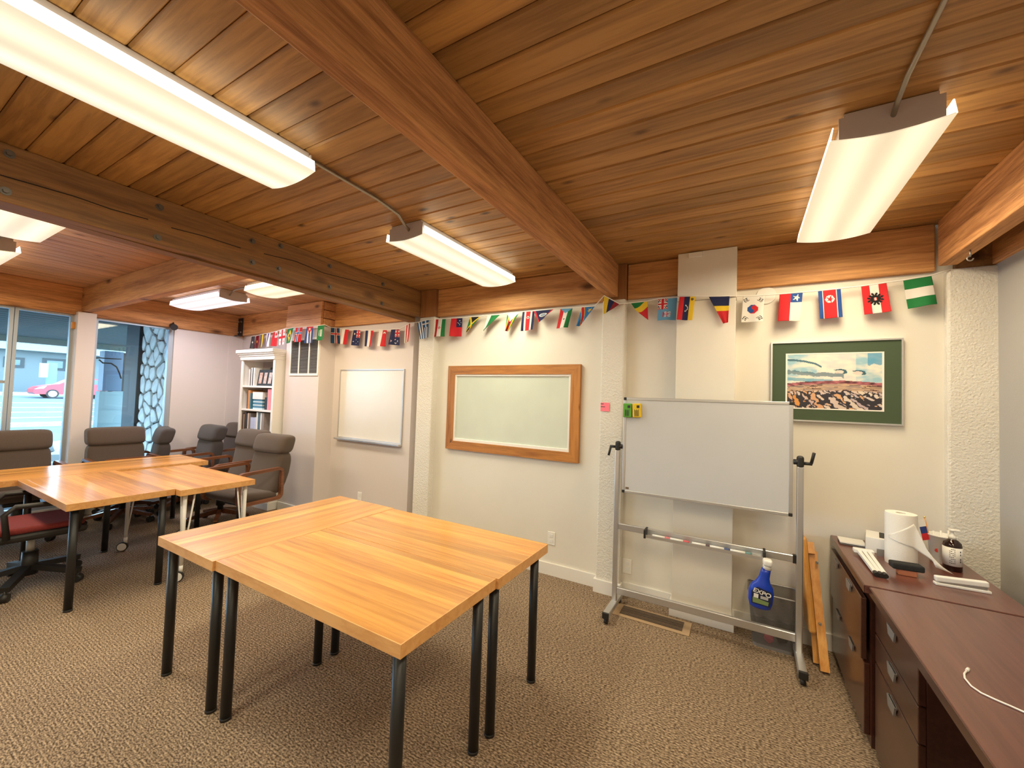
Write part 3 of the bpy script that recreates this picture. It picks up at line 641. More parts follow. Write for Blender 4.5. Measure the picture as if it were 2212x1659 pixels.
for z0, z1 in ((.555, .705), (.425, .548), (.03, .418)): drawer(pd, .538, 1.972, 2.498, z0, z1, (2.235,))
obj('modesty_panel', B(1.02, 1.045, .87, 1.965, .02, .712), 'void', t)  # near-black panel puts the shade of the knee space into its colour
obj('end_panel', B(.545, 1.055, .86, .885, 0, .712), 'mahogd', t)
obj('pencil_tray', B(.70, 1.02, .885, 1.965, .60, .71), 'void', t)  # near-black block, painted shade under the desk top
ZD = .7502
# ---- things on the desk
t = thing('paper_towel_roll', 'white paper towel roll with a loose sheet standing on the cabinet', 'paper towel', (.748, 2.985, ZD))
bm = bmesh.new(); seg = 32; R_ = .066; hgt = .272
o_ = [[bm.verts.new((r*math.cos(2*math.pi*k/seg), r*math.sin(2*math.pi*k/seg), z)) for k in range(seg)] for r, z in ((R_*.98, 0), (R_, .01), (R_, hgt-.01), (R_*.98, hgt), (.021, hgt), (.021, hgt-.05))]
for A_, B_ in zip(o_, o_[1:]):
    for j in range(seg): f = bm.faces.new((A_[j], A_[(j+1) % seg], B_[(j+1) % seg], B_[j])); f.smooth = True
rl = obj('roll', bm, 'paper', t); smooth(rl, 40)
bm = bmesh.new(); cyl(bm, (0, 0, .002), (0, 0, hgt-.012), .0205, seg=20); obj('core', bm, mat('cardboard', sr(120, 96, 70), .9), t)
bm = bmesh.new(); nu, nv = 16, 10; gv = []
for i in range(nu+1):
    row = []
    for j in range(nv+1):
        u, v_ = i/nu, j/nv
        a = math.radians(-150+95*min(1, u/.45)) if u < .45 else math.radians(-55)
        q = max(0, u-.45)/.55
        w_ = min(1, u/.45); top = .15+.085*w_-.20*q; bot = .140-.035*w_-.085*q
        z = bot+(top-bot)*v_
        base = Vector((math.cos(a)*(R_+.002), math.sin(a)*(R_+.002), z))+Vector((.8, -.28, 0))*q*.165*(1-.45*v_)
        row.append(bm.verts.new(base))
    gv.append(row)
for i in range(nu):
    for j in range(nv): f = bm.faces.new((gv[i][j], gv[i+1][j], gv[i+1][j+1], gv[i][j+1])); f.smooth = True
sh = obj('loose_sheet', bm, 'paper', t); md = sh.modifiers.new('th', 'SOLIDIFY'); md.thickness = .0012
# white cup with brushes, tub
t = thing('plastic_tub', 'white plastic tub with red print behind the amber bottle', 'tub', (.955, 3.145, ZD))
bm = bmesh.new(); lathe(bm, [(.045, 0), (.047, .004), (.056, .145), (.060, .146), (.060, .152), (.054, .152), (.045, .01)], 28); obj('tub_body', bm, 'white', t)
bm = bmesh.new()
for k in range(3): cyl(bm, (-.02+.02*k, -.01, .02), (-.03+.03*k, .01, .165+.006*k), .004, seg=8)
obj('sticks', bm, 'paper', t)
bm = bmesh.new(); cyl(bm, (-.030, -.0395, .072), (-.030, -.0425, .072), .010, seg=14); cyl(bm, (-.006, -.05, .070), (-.006, -.0525, .070), .006, seg=12); obj('red_print', bm, 'redtxt', t)
t = thing('pump_bottle', 'amber pump bottle with a white label on the desk', 'bottle', (.962, 3.035, ZD))
bm = bmesh.new(); lathe(bm, [(.033, 0), (.037, .004), (.037, .125), (.034, .142), (.022, .156), (.014, .160), (.014, .166)], 28); obj('bottle', bm, 'amber', t)
bm = bmesh.new(); lathe(bm, [(.0376, .028), (.0376, .122)], 28); lb_ = obj('label_wrap', bm, 'white', t)
bm = bmesh.new(); lathe(bm, [(.015, .160), (.016, .178), (.008, .18), (.006, .20), (.012, .202), (.012, .21)], 16); rbox(bm, -.014, .03, -.009, .009, .2, .212, .003, 1); obj('pump', bm, 'white', t)
bm = bmesh.new()
for k in range(8):
    for sgm in range(4):
        a = math.radians(-125+sgm*9); a2 = math.radians(-125+(sgm+.8)*9); r = .0379; z = .112-.010*k
        if (k*3+sgm) % 5 == 0: continue
        v = [bm.verts.new((r*math.cos(q), r*math.sin(q), zz_)) for q, zz_ in ((a, z), (a2, z), (a2, z+.003), (a, z+.003))]; bm.faces.new(v)
for dz in (0, .012, .035, .05):
    a = math.radians(-62); v = [bm.verts.new((.0379*math.cos(q), .0379*math.sin(q), .05+dz+zz_)) for q, zz_ in ((a, 0), (a+.12, 0), (a+.12, .009), (a, .009))]; bm.faces.new(v)
obj('label_print', bm, 'ink', lb_)
# stick flag leaning in the tub area
t = thing('stick_flag', 'small white blue red paper flag on a stick in the tub', 'flag', (0, 0, 0))
p0, p1 = Vector((.915, 3.13, ZD+.06)), at_y(1997, 1117, 3.14)
bm = bmesh.new(); cyl(bm, p0, p1, .003, seg=8); obj('stick', bm, 'easel', t)
bm = bmesh.new(); bmesh.ops.create_uvsphere(bm, u_segments=10, v_segments=8, radius=.005); bmesh.ops.translate(bm, verts=bm.verts, vec=p1); obj('finial', bm, mat('gold', (.6, .45, .2, 1), .3, .8), t)
d_ = (p0-p1).normalized(); e_ = Vector((-.032, -.012, -.008))
a_ = p1+d_*.012
cl = [sr(232, 230, 228), sr(40, 60, 130), sr(205, 40, 50)]
for k in range(3):
    bm = bmesh.new(); q0 = a_+d_*(.036*k); q1 = a_+d_*(.036*(k+1)); n_ = d_.cross(e_).normalized()*.0006
    vs = [q0, q1, q1+e_, q0+e_]; A_ = [bm.verts.new(x+n_) for x in vs]; B_ = [bm.verts.new(x-n_) for x in vs]
    bm.faces.new(A_); bm.faces.new(B_[::-1])
    for j in range(4): bm.faces.new((A_[j], B_[j], B_[(j+1) % 4], A_[(j+1) % 4]))
    obj('flag_stripe', bm, mat('flag_stripe', cl[k], .8), t)
# black eraser on a wooden stamp block
t = thing('stamp_block', 'pinkish wooden block carrying the black felt eraser', 'block', (.722, 2.80, ZD)); obj('block', B(-.035, .035, -.02, .02, 0, .028, r=.003), mat('pink_wood', sr(190, 120, 90), .6), t)
o = obj('board_eraser', B(-.062, .062, -.03, .03, 0, .03, r=.007), mat('black_felt', (.02, .02, .021, 1), .95, bump=.6, bscale=300)); o.location = (.722, 2.80, ZD+.0282); o.rotation_euler = (0, 0, .1); tag(o, 'black felt board eraser lying on a small block', 'eraser')
# stapler
t = thing('stapler', 'cream stapler lying open on the mahogany desk', 'stapler', (.905, 2.745, ZD), math.radians(4))
obj('base', B(-.10, .09, -.016, .016, 0, .012, r=.003), 'white', t)
bm = bmesh.new(); tp_ = bmesh.new(); rbox(tp_, -.098, .085, -.013, .013, 0, .024, .005, 2); merge(bm, tp_, Matrix.Translation((0, 0, .022)) @ Matrix.Rotation(math.radians(-3), 4, 'Y')); hd = obj('arm', bm, 'white', t)
bm = bmesh.new(); rbox(bm, -.085, .08, -.008, .008, .012, .024, .002, 1); obj('magazine', bm, 'steel', t)
# folded tripod
t = thing('mini_tripod', 'small white folded tripod with black feet on the cabinet', 'tripod', (0, 0, 0))
h0, h1 = Vector((.60, 3.02, ZD+.02)), Vector((.598, 2.70, ZD+.014))
for dx in (-.022, 0, .022):
    bm = bmesh.new(); tube(bm, [h0+Vector((dx, 0, .002)), h1+Vector((dx*.8, 0, 0))], 0, rect=(.017, .014, (0, 0, 1))); lg = obj('leg', bm, 'white', t)
    bm = bmesh.new(); cyl(bm, h1+Vector((dx*.8, .004, 0)), h1+Vector((dx*.8, -.028, -.002)), .010, .011, seg=12); obj('foot', bm, 'plas', lg)
obj('head_plate', B(.555, .645, 3.005, 3.045, ZD+.012, ZD+.034, r=.004), 'white', t)
# flat device and papers at the back of the cabinet
t = thing('optical_drive', 'flat silver drive lying on the cabinet at the wall corner', 'drive', (.585, 3.235, ZD), math.radians(-3)); obj('case', B(-.062, .062, -.06, .06, .003, .019, r=.002), 'wmetal', t); obj('case_band', B(-.0625, .0625, -.0607, .06, .006, .011), 'plas', t)
t = thing('paper_tray', 'white box holding papers behind the paper towel roll', 'box', (.735, 3.19, ZD), math.radians(-12))
obj('carton', B(-.09, .09, -.09, .09, 0, .085, r=.002), 'white', t); obj('side_sleeve', B(-.0925, -.09, -.088, .088, .004, .07), 'alud', t); obj('dark_card', B(-.03, .075, -.06, .07, .0852, .0875), 'plas', t)
bm = bmesh.new(); box(bm, .665, .70, 3.06, 3.061, ZD, ZD+.04); o = obj('index_card', bm, 'alud'); tag(o, 'grey card standing on edge before the white box', 'card')
# cable
bm = bmesh.new(); pz_ = ZD-.0017+.0035
pts = [at_z(*q, pz_) for q in ((2089, 1448), (2083, 1455), (2084, 1465), (2098, 1482), (2120, 1497), (2150, 1511), (2185, 1526), (2212, 1538), (2260, 1560))]
tube(bm, pts, .0026, 8); cb = obj('cable', bm, 'cord'); tag(cb, 'thin white charging cable lying across the desk', 'cable')
bm = bmesh.new(); d_ = (pts[0]-pts[1]).normalized(); cyl(bm, pts[0]-d_*.002, pts[0]+d_*.016, .0045, seg=10); obj('plug', bm, 'white', cb)
# ================================================================ on the walls
def wall_frame(name, label, cat, x0, x1, z0, z1, y, w, th, mh, mv, grp=None):
    t = thing(name, label, cat, ((x0+x1)/2, y, (z0+z1)/2)); hx, hz = (x1-x0)/2, (z1-z0)/2
    for poly in ([(-hx, hz), (hx, hz), (hx-w, hz-w), (-hx+w, hz-w)], [(-hx, -hz), (-hx+w, -hz+w), (hx-w, -hz+w), (hx, -hz)]):
        bm = bmesh.new(); prism(bm, poly, -th, -.001, 'y'); obj('frame_rail', bm, mh, t)
    for poly in ([(-hx, hz), (-hx+w, hz-w), (-hx+w, -hz+w), (-hx, -hz)], [(hx, hz), (hx, -hz), (hx-w, -hz+w), (hx-w, hz-w)]):
        bm = bmesh.new(); prism(bm, poly, -th, -.001, 'y'); obj('frame_stile', bm, mv, t)
    return t, hx, hz
YW = 3.40
t, hx, hz = wall_frame('glass_board', 'pale green glass board in a wide knotty wood frame', 'board', -2.715, -1.245, 1.025, 1.893, YW, .088, .034, 'framew', 'framez')
obj('board_glass', B(-hx+.09, hx-.09, -.014, -.002, -hz+.09, hz-.09), 'glassb', t)
for q in ((-hx+.086, hx-.086, -.026, -.01, hz-.108, hz-.086), (-hx+.086, hx-.086, -.026, -.01, -hz+.086, -hz+.116), (-hx+.086, -hx+.108, -.026, -.01, -hz+.116, hz-.108), (hx-.108, hx-.086, -.026, -.01, -hz+.116, hz-.108)):
    obj('inner_moulding', B(*q, r=.003), 'trim', t)
t, hx, hz = wall_frame('wall_whiteboard', 'plain whiteboard with thin metal edges on the lounge wall', 'whiteboard', -4.485, -3.37, 1.005, 1.868, YW, .014, .016, 'alu', 'alu')
obj('board_surface', B(-hx+.013, hx-.013, -.009, -.001, -hz+.013, hz-.013), 'wb2', t)
obj('pen_ledge', B(-hx-.012, hx, -.06, -.001, -hz-.02, -hz+.002, r=.003), 'alu', t)
t, hx, hz = wall_frame('framed_picture', 'landscape painting in a wide green mat and thin silver frame', 'picture', .164, .860, 1.483, 2.030, YW, .010, .026, 'alu', 'alu')
obj('mat_board', B(-hx+.009, hx-.009, -.016, -.002, -hz+.009, hz-.009), 'green', t)
px0, px1, pz0, pz1 = .262-.512, .760-.512, 1.575-1.7565, 1.940-1.7565
for q in ((px0-.010, px1+.010, -.0185, -.016, pz1, pz1+.008), (px0-.010, px1+.010, -.0185, -.016, pz0-.008, pz0), (px0-.010, px0, -.0185, -.016, pz0, pz1), (px1, px1+.010, -.0185, -.016, pz0, pz1)): obj('mat_bevel', B(*q), 'trim', t)
def lerp(a, b_, k): k = max(0, min(1, k)); return tuple(x+(y-x)*k for x, y in zip(a, b_))
def grid_print(name, nx, ny, fn, pos, m_, parent, label=None):
    vs = [pos(i/nx, j/ny) for j in range(ny+1) for i in range(nx+1)]
    fs = [(j*(nx+1)+i, j*(nx+1)+i+1, (j+1)*(nx+1)+i+1, (j+1)*(nx+1)+i) for j in range(ny) for i in range(nx)]
    me = bpy.data.meshes.new(name); me.from_pydata(vs, [], fs); ca = me.color_attributes.new('col', 'FLOAT_COLOR', 'CORNER'); d = []
    for j in range(ny):
        for i in range(nx): c_ = fn((i+.5)/nx, (j+.5)/ny); d += [c_[0], c_[1], c_[2], 1]*4
    ca.data.foreach_set('color', d); me.materials.append(M[m_]); me.polygons.foreach_set('use_smooth', [True]*len(fs))
    o = bpy.data.objects.new(name, me); C.objects.link(o); o.parent = parent
    if label: o['label'] = label
    return o
def paint(u, v):
    """v from top"""
    N = lambda x, y, s=0: noise.noise(Vector((x, y, s)))
    rgb = lambda *c_: sr(*c_)[:3]
    hz_ = .56-.05*math.cos((u-.55)*3.0)+.012*N(u*9, 3)
    if v < hz_-.02:
        k = N(u*4+v*2, v*9-u*2)+.5*N(u*14, v*22, 4)
        col = lerp(rgb(232, 224, 208), rgb(150, 190, 205), .5+1.1*k) if (u < .33 or u > .74) else lerp(rgb(234, 226, 212), rgb(206, 206, 206), .4+k)
        if u > .86 and v < .2+.05*N(u*20, 2): col = lerp(col, rgb(70, 150, 190), .8)
        band = abs(v-(.10+.28*u*u*3+.03*N(u*12, 7)))
        if u < .38 and band < .018: col = rgb(70, 110, 128)
        if u < .62 and abs(v-(.33+.12*u+.04*N(u*8, 9))) < .035+.02*N(u*30, 1): col = lerp(col, rgb(56, 100, 120), .75)
        if u < .5 and abs(v-(.46+.08*u)) < .03: col = lerp(col, rgb(60, 150, 180), .7)
        for cx, cy in ((.57, .33), (.76, .35)):
            r = math.hypot((u-cx)*1.2, (v-cy)*1.9); a = math.atan2(v-cy, u-cx)
            if .06 < r < .10+.02*N(a*2, cx) and -2.6 < a < .6: col = rgb(52, 96, 110)
            elif r < .06: col = lerp(col, rgb(226, 200, 190), .7)
        return col
    if v < hz_+.035:
        return lerp(rgb(70, 34, 40), rgb(190, 110, 120), .5+N(u*16, v*30)) if N(u*3, 8) > -.25 else rgb(44, 30, 34)
    q = (v-hz_)/(1-hz_)
    if q < .32:
        k = N(u*5, v*60)+.4*N(u*20, v*60, 2); return lerp(rgb(214, 176, 138), rgb(150, 130, 126), .5+1.3*k) if k > -.3 else rgb(86, 54, 52)
    s = 24-9*q; cell = Vector((u*s*.8+.35*N(u*20, v*20, 3), v*s*1.5+.35*N(u*20, v*20, 6), 0)); d_, pt = noise.voronoi(cell)
    h = N(pt[0].x*3.1, pt[0].y*2.7, 5)
    if d_[1]-d_[0] < .14 or (cell-pt[0]).y > .30+.3*N(u*9, v*9, 2): return rgb(46, 42, 52)
    return lerp(lerp(rgb(222, 206, 190), rgb(190, 170, 176), .5+h), rgb(214, 146, 76), (1.6*N(pt[0].x*2, pt[0].y*2, 9)+(.4 if u < .4 else -.15)))
grid_print('painting', 170, 120, paint, lambda u, v: (px0+(px1-px0)*u, -.0172, pz1-(pz1-pz0)*v), 'print', t)
# outlets, disc, note, clip
def outlet(p, label):
    t = thing('wall_outlet', label, 'outlet', p, 0, 'wall outlets'); obj('cover_plate', B(-.036, .036, -.006, 0, -.058, .058, r=.002), 'trim', t)
    for dz in (-.025, .025): obj('socket', B(-.016, .016, -.0085, -.006, dz-.014, dz+.014, r=.002), 'white', t)
outlet((-1.488, YW, .325), 'white wall outlet below the wood framed glass board'); outlet((-4.03, YW, .315), 'white wall outlet below the plain lounge whiteboard')
outlet((-.81, YW, .235), 'white wall outlet low behind the whiteboard stand post')
bm = bmesh.new(); cyl(bm, (.132, YW, 2.372), (.132, YW-.012, 2.372), .062, .060, seg=40); tag(obj('cover_disc', bm, 'trim'), 'round white cover plate on the wall behind the flag string', 'cover plate')
n_ = at_y(1307, 879, 3.322); t = thing('sticky_note', 'pink sticky note on the rough plaster pillar', 'sticky note', n_)
obj('note_sheet', B(-.037, .037, -.0025, 0, -.036, .036), 'pink', t)
bm = bmesh.new(); box(bm, -.036, -.012, -.0032, -.0025, .022, .027); box(bm, -.036, .0, -.0032, -.0025, -.002, .003); obj('note_writing', bm, 'ink', t)
bm = bmesh.new(); c_ = at_y(1503, 551, 3.275); rbox(bm, c_.x-.05, c_.x+.045, 3.258, 3.278, c_.z-.018, c_.z+.018, .004, 2); o = obj('cable_clip', bm, 'trim'); tag(o, 'small white perforated bracket at the top of the duct', 'bracket')
bm = bmesh.new(); h = at_z(2094, 545, 2.446); h = Vector((1.04, 3.05, 2.446)); cyl(bm, h, h-Vector((0, 0, .035)), .004, seg=8); tube(bm, [h+Vector((.012*math.cos(a), 0, -.046-.012*math.sin(a)-.0)) for a in [k*.45 for k in range(12)]], .0035, 6)
tag(obj('ceiling_hook', bm, 'steel'), 'small metal hook under the beam above the desk', 'hook')
# black steel bracket in the lounge corner, small black gadget on the header
t = thing('corner_bracket', 'black steel bracket with four bolts at the lounge beam corner', 'bracket', (-6.80, 3.315, 2.545)); obj('plate', B(-.06, .06, -.012, .003, -.145, .13, r=.002), 'black', t); obj('ledge', B(-.10, .06, -.06, .003, -.152, -.14, r=.002), 'black', t)
for x in (-.035, .035):
    for z in (-.09, .075): bm = bmesh.new(); cyl(bm, (x, -.012, z), (x, -.022, z), .013, seg=6); obj('bolt', bm, 'steel', t)
t = thing('gadget', 'small black spotlight clipped at the top corner of the street window', 'gadget', (-6.855, 2.47, 2.42)); bm = bmesh.new(); cyl(bm, (0, 0, 0), (.09, -.01, -.03), .035, .042, seg=18); obj('gadget_head', bm, 'plas', t); bm = bmesh.new(); tube(bm, [(0, 0, .03), (.03, 0, .04), (.05, 0, .0)], .008, 6); obj('bracket', bm, 'plas', t)
bm = bmesh.new(); q = at_x(153, 702, -6.86); rbox(bm, -6.90, -6.86, 1.515, 1.545, q.z-.04, q.z+.04, .004, 2); tag(obj('wood_block', bm, 'easel'), 'small pale wooden block on the side of the window post', 'block')  # plain pale wooden block on the post
# return air grille
t = thing('return_grille', 'tall white return air grille with three louvred bays on the column', 'air grille', (-4.93, 3.18, 2.02))
for q in ((-.30, .30, .215, .245), (-.30, .30, -.245, -.215)): obj('frame_rail', B(q[0], q[1], -.012, -.0005, q[2], q[3], r=.002), 'trim', t)
for x in (-.30, -.115, .095, .28): obj('frame_stile', B(x, x+.022, -.012, -.0005, -.215, .215, r=.002), 'trim', t)
obj('dark_back', B(-.28, .28, -.003, -.0006, -.215, .215), 'void', t)
for k in range(3):
    bm = bmesh.new(); x0 = -.276+k*.2; z = -.208
    while z < .205: prism(bm, [(-.010, z), (-.0085, z), (-.003, z+.007), (-.0045, z+.007)], x0, x0+.16, 'x'); z += .0145
    o = obj('louvers', bm, 'slat', t); o['kind'] = 'stuff'
# ================================================================ bookcase
bx0, bx1, by0, by1, bzt = -6.21, -5.375, 3.06, 3.36, 2.04
t = thing('bookcase', 'tall white bookcase with a moulded crown in the lounge corner', 'bookcase', (0, 0, 0))
for x in (bx0, bx1-.03): obj('side_panel', B(x, x+.03, by0+.02, by1, 0, bzt), 'trim', t)
for x in (bx0, bx1-.045): obj('face_stile', B(x, x+.045, by0, by0+.022, .1, bzt-.002, r=.003), 'trim', t)
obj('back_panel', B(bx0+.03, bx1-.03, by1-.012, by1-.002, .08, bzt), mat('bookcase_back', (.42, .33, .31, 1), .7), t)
obj('plinth', B(bx0-.005, bx1+.005, by0-.006, by1, 0, .10, r=.004), 'trim', t)
for i, (o_, z0, z1) in enumerate(((.006, 1.985, 2.045), (.018, 2.035, 2.065), (.035, 2.06, 2.085), (.05, 2.08, 2.125))): obj('crown_moulding', B(bx0-o_, bx1+o_*.6, by0-.008-o_, by1, z0, z1, r=.004), 'trim', t)
SH = [1.63, 1.305, .975, .62, .28]
for z in SH+[.10]: obj('shelf', B(bx0+.03, bx1-.03, by0+.012, by1-.012, z-.026, z, r=.002), 'trim', t)
rb = random.Random(4)
def book(x, w, h, z, col, label, d=.2, lean=0, cat='book', nm_='book'):
    t = thing(nm_, label, cat, (x, by0+.03, z), 0, 'books in the white bookcase'); t.rotation_euler = (0, lean, 0)
    m_ = mat('cover', col, .55, var=.08, vscale=30)
    obj('cover_board', B(0, .0025, 0, d, 0, h), m_, t); obj('cover_board', B(w-.0025, w, 0, d, 0, h), m_, t); obj('spine', B(.0025, w-.0025, 0, .003, 0, h), m_, t); obj('page_block', B(.0025, w-.0025, .003, d-.004, .004, h-.004), 'paper', t)
L1, L2, L3 = bx0+.05, bx0+.04, bx0+.04
X = -6.05
for w, h, c_, lab in ((.03, .23, (228, 220, 210), 'cream book, first on the top shelf of the bookcase'), (.02, .235, (70, 62, 60), 'thin dark book second on the top shelf of the bookcase'), (.028, .25, (236, 232, 226), 'tall white book on the top shelf of the bookcase'), (.022, .25, (60, 58, 62), 'thin charcoal book between two white ones on the top shelf'), (.03, .25, (240, 238, 232), 'white book beside the photo frames on the top shelf')):
    book(X, w, h, SH[0], sr(*c_), lab); X += w+.003
# triple photo frame
t = thing('photo_frame', 'black triple photo frame leaning on the top shelf of the bookcase', 'photo frame', (-5.88, by0+.05, SH[0]+.002))
def slab(nm_, x0, x1, z0, z1, y0, y1, m_, par, sk=.25):
    bm = bmesh.new(); prism(bm, [(x0+sk*z0, z0), (x1+sk*z0, z0), (x1+sk*z1, z1), (x0+sk*z1, z1)], y0, y1, 'y'); return obj(nm_, bm, m_, par)
slab('frame_back', 0, .37, 0, .22, 0, .014, 'plas', t)
for k, c_ in enumerate(((196, 150, 124), (188, 152, 130), (192, 160, 140))):
    slab('photo', .035+.115*k, .105+.115*k, .03, .18, -.003, 0, mat('photo_print', sr(*c_), .3, var=.4, vscale=30), t)
t = thing('name_plate', 'black plate with small lettering behind the photo frames', 'plate', (-5.83, by0+.20, SH[0])); obj('plate', B(0, .38, 0, .012, .0, .27), 'plas', t)
# second shelf
X = -6.07
for w, h, c_, lab in ((.022, .27, (110, 70, 44), 'brown book first on the second shelf of the bookcase'), (.05, .26, (206, 142, 84), 'thick orange brown binder on the second shelf'), (.025, .22, (60, 120, 140), 'teal book beside the orange binder on the second shelf')):
    book(X, w, h, SH[1], sr(*c_), lab); X += w+.004
t = thing('book_pile', 'blue and white pile of papers on the second shelf', 'papers', (-5.93, by0+.04, SH[1]))
for k in range(6): obj('paper_stack', B(.004*(k % 2), .235-.005*(k % 3), .0, .2, .023*k, .023*k+.021, r=.002), mat('blue_card', sr(70, 130, 160) if k % 2 else sr(190, 214, 226), .6), t)
o = obj('white_box', B(0, .25, 0, .2, 0, .10, r=.004), 'white'); o.location = (-5.94, by0+.035, SH[1]+.1375); tag(o, 'white box on top of the blue paper pile in the bookcase', 'box')
o = obj('black_box', B(0, .085, 0, .2, 0, .17, r=.004), 'plas'); o.location = (-5.68, by0+.06, SH[1]); tag(o, 'black box beside the pink books on the second shelf', 'box')
X = -5.56
for k, lab in enumerate(('pink and white book next to the black box on the second shelf', 'middle pink and white book of three on the second shelf', 'pink and white book at the end of the second shelf')): book(X, .036, .285, SH[1], sr(232, 150-k*6, 156), lab); X += .039
# third shelf
X = -6.165
for w, h, c_, lab in ((.03, .27, (84, 60, 50), 'dark brown book first on the third shelf of the bookcase'), (.022, .25, (176, 140, 96), 'tan book second on the third shelf'), (.05, .28, (58, 48, 46), 'wide black book on the third shelf'), (.03, .26, (40, 34, 36), 'black book beside a pale spine on the third shelf'), (.028, .27, (222, 196, 170), 'cream book on the third shelf'), (.045, .27, (120, 112, 108), 'grey book on the third shelf'), (.10, .215, (186, 194, 224), 'thick lilac white binder on the third shelf'), (.04, .22, (200, 206, 232), 'lilac white book beside the thick binder'), (.035, .29, (236, 234, 230), 'white spine left of the slate book on the third shelf'), (.06, .29, (82, 104, 116), 'slate blue book on the third shelf'), (.028, .285, (240, 238, 234), 'white book beyond the slate blue one on the third shelf'), (.055, .285, (150, 136, 130), 'taupe book near the end of the third shelf')):
    book(X, w, h, SH[2], sr(*c_), lab); X += w+.002
# ================================================================ flag garland
RED, WHT, BLU, NVY, GRN, YEL, BLK = [sr(*c_)[:3] for c_ in ((214, 38, 46), (238, 234, 228), (40, 84, 160), (34, 40, 84), (30, 128, 66), (240, 206, 50), (28, 26, 28))]
SKY, ORG, DKR, BLG = [sr(*c_)[:3] for c_ in ((110, 170, 208), (226, 130, 50), (150, 30, 40), (40, 96, 146))]
def hs(*cs):            # horizontal stripes, (colour, weight) or colour
    ws = [(c_ if isinstance(c_[0], tuple) else (c_, 1)) for c_ in cs]; T = sum(w for _, w in ws)
    def f(u, v):
        a = 0
        for c_, w in ws:
            a += w/T
            if v <= a+1e-9: return c_
        return ws[-1][0]
    return f
def vs(*cs): g = hs(*cs); return lambda u, v: g(v, u)
def star(u, v, cx, cy, r, asp=1.5, rot=0):
    x, y = (u-cx)*asp, v-cy; d = math.hypot(x, y); s = math.pi/5
    if d > r: return False
    p = abs((math.atan2(x, -y)+rot+s) % (2*s)-s); vx, vy = .382*r*math.cos(s), .382*r*math.sin(s)
    return (vx-r)*d*math.sin(p)-vy*(d*math.cos(p)-r) >= 0
def disc(u, v, cx, cy, r, asp=1.5): return math.hypot((u-cx)*asp, v-cy) < r
def cross(base, c1, w1, c2, w2, cx=.37, cy=.5):
    def f(u, v):
        if abs(u-cx)*1.5 < w2 or abs(v-cy) < w2: return c2
        if abs(u-cx)*1.5 < w1 or abs(v-cy) < w1: return c1
        return base
    return f
def jack(u, v):         # union canton over 0..1
    a = abs((v-.5)-(u-.5)); b_ = abs((v-.5)+(u-.5))
    if abs(u-.5) < .09 or abs(v-.5) < .13: return RED
    if abs(u-.5) < .16 or abs(v-.5) < .21: return WHT
    if min(a, b_) < .06: return RED
    if min(a, b_) < .15: return WHT
    return NVY
def f_brazil(u, v):
    if disc(u, v, .5, .5, .2): return BLU
    return YEL if abs(u-.5)/.43+abs(v-.5)/.40 < 1 else GRN
def f_cuba(u, v):
    if u < .45-.9*abs(v-.5): return WHT if star(u, v, .15, .5, .19) else RED
    return BLU if int(v*5) % 2 == 0 else WHT
def f_saudi(u, v): return WHT if (abs(v-.45) < .12 and .25 < u < .75 and int(u*40) % 3 and int(v*38) % 3) or (abs(v-.7) < .02 and .3 < u < .7) else GRN
def f_aus(u, v):
    if u < .5 and v < .5: return jack(u*2, v*2)
    for a, b_, r in ((.25, .77, .12), (.75, .2, .06), (.75, .82, .06), (.63, .46, .06), (.87, .42, .06)):
        if disc(u, v, a, b_, r*.7): return WHT
    return NVY
def f_nz(u, v):
    if u < .5 and v < .5: return jack(u*2, v*2)
    for a, b_ in ((.75, .2), (.75, .8), (.64, .46), (.87, .42)):
        if disc(u, v, a, b_, .06): return RED if disc(u, v, a, b_, .035) else WHT
    return NVY
def f_sing(u, v):
    if v > .5: return WHT
    return WHT if disc(u, v, .22, .25, .16) and not disc(u, v, .28, .25, .15) else RED
def f_greece(u, v):
    if u < .37 and v < 5/9:
        return WHT if abs(u-.185)*1.5 < .056 or abs(v-2.5/9) < .056 else BLG
    return BLG if int(v*9) % 2 == 0 else WHT
def f_iran(u, v):
    if disc(u, v, .5, .5, .1) and not disc(u, v, .5, .5, .05): return RED
    return hs(GRN, WHT, RED)(u, v)
def f_samoa(u, v):
    if u < .5 and v < .5:
        for a, b_ in ((.25, .1), (.25, .4), (.14, .22), (.36, .2), (.29, .3)):
            if disc(u, v, a, b_, .035): return WHT
        return NVY
    return RED
def f_jam(u, v):
    a = min(abs(v-u), abs(v-(1-u)))
    if a < .09: return YEL
    return BLK if (abs(u-.5) > abs(v-.5)) else GRN
def f_zim(u, v):
    if u < .5-.9*abs(v-.5): return WHT
    return hs(GRN, YEL, RED, BLK, RED, YEL, GRN)(u, v)
def f_costa(u, v):
    if disc(u, v, .32, .5, .11): return WHT if not disc(u, v, .32, .5, .06) else NVY
    return hs(NVY, WHT, (RED, 2), WHT, NVY)(u, v)
def f_belize(u, v):
    if v < .1 or v > .9: return RED
    if disc(u, v, .5, .5, .27): return WHT if not disc(u, v, .5, .5, .2) else sr(150, 170, 190)[:3]
    return NVY
def f_eqg(u, v):
    if u < .25-.5*abs(v-.5): return SKY
    if disc(u, v, .55, .5, .07): return sr(120, 120, 110)[:3]
    return hs(GRN, WHT, RED)(u, v)
def f_drc(u, v):
    if star(u, v, .18, .22, .2): return YEL
    k = v+u*.8-.95
    if abs(k) < .13: return RED
    return YEL if abs(k) < .18 else sr(50, 130, 200)[:3]
def f_congo(u, v): k = u+v*.9-.95; return YEL if abs(k) < .22 else (GRN if k < 0 else RED)
def f_fiji(u, v):
    if u < .5 and v < .5: return jack(u*2, v*2)
    if abs(u-.73) < .12 and abs(v-.5) < .2:
        if abs(v-.33) < .03 or abs(u-.73) < .02 or abs(v-.52) < .03: return RED
        return WHT if int(u*30+v*10) % 2 else SKY
    return SKY
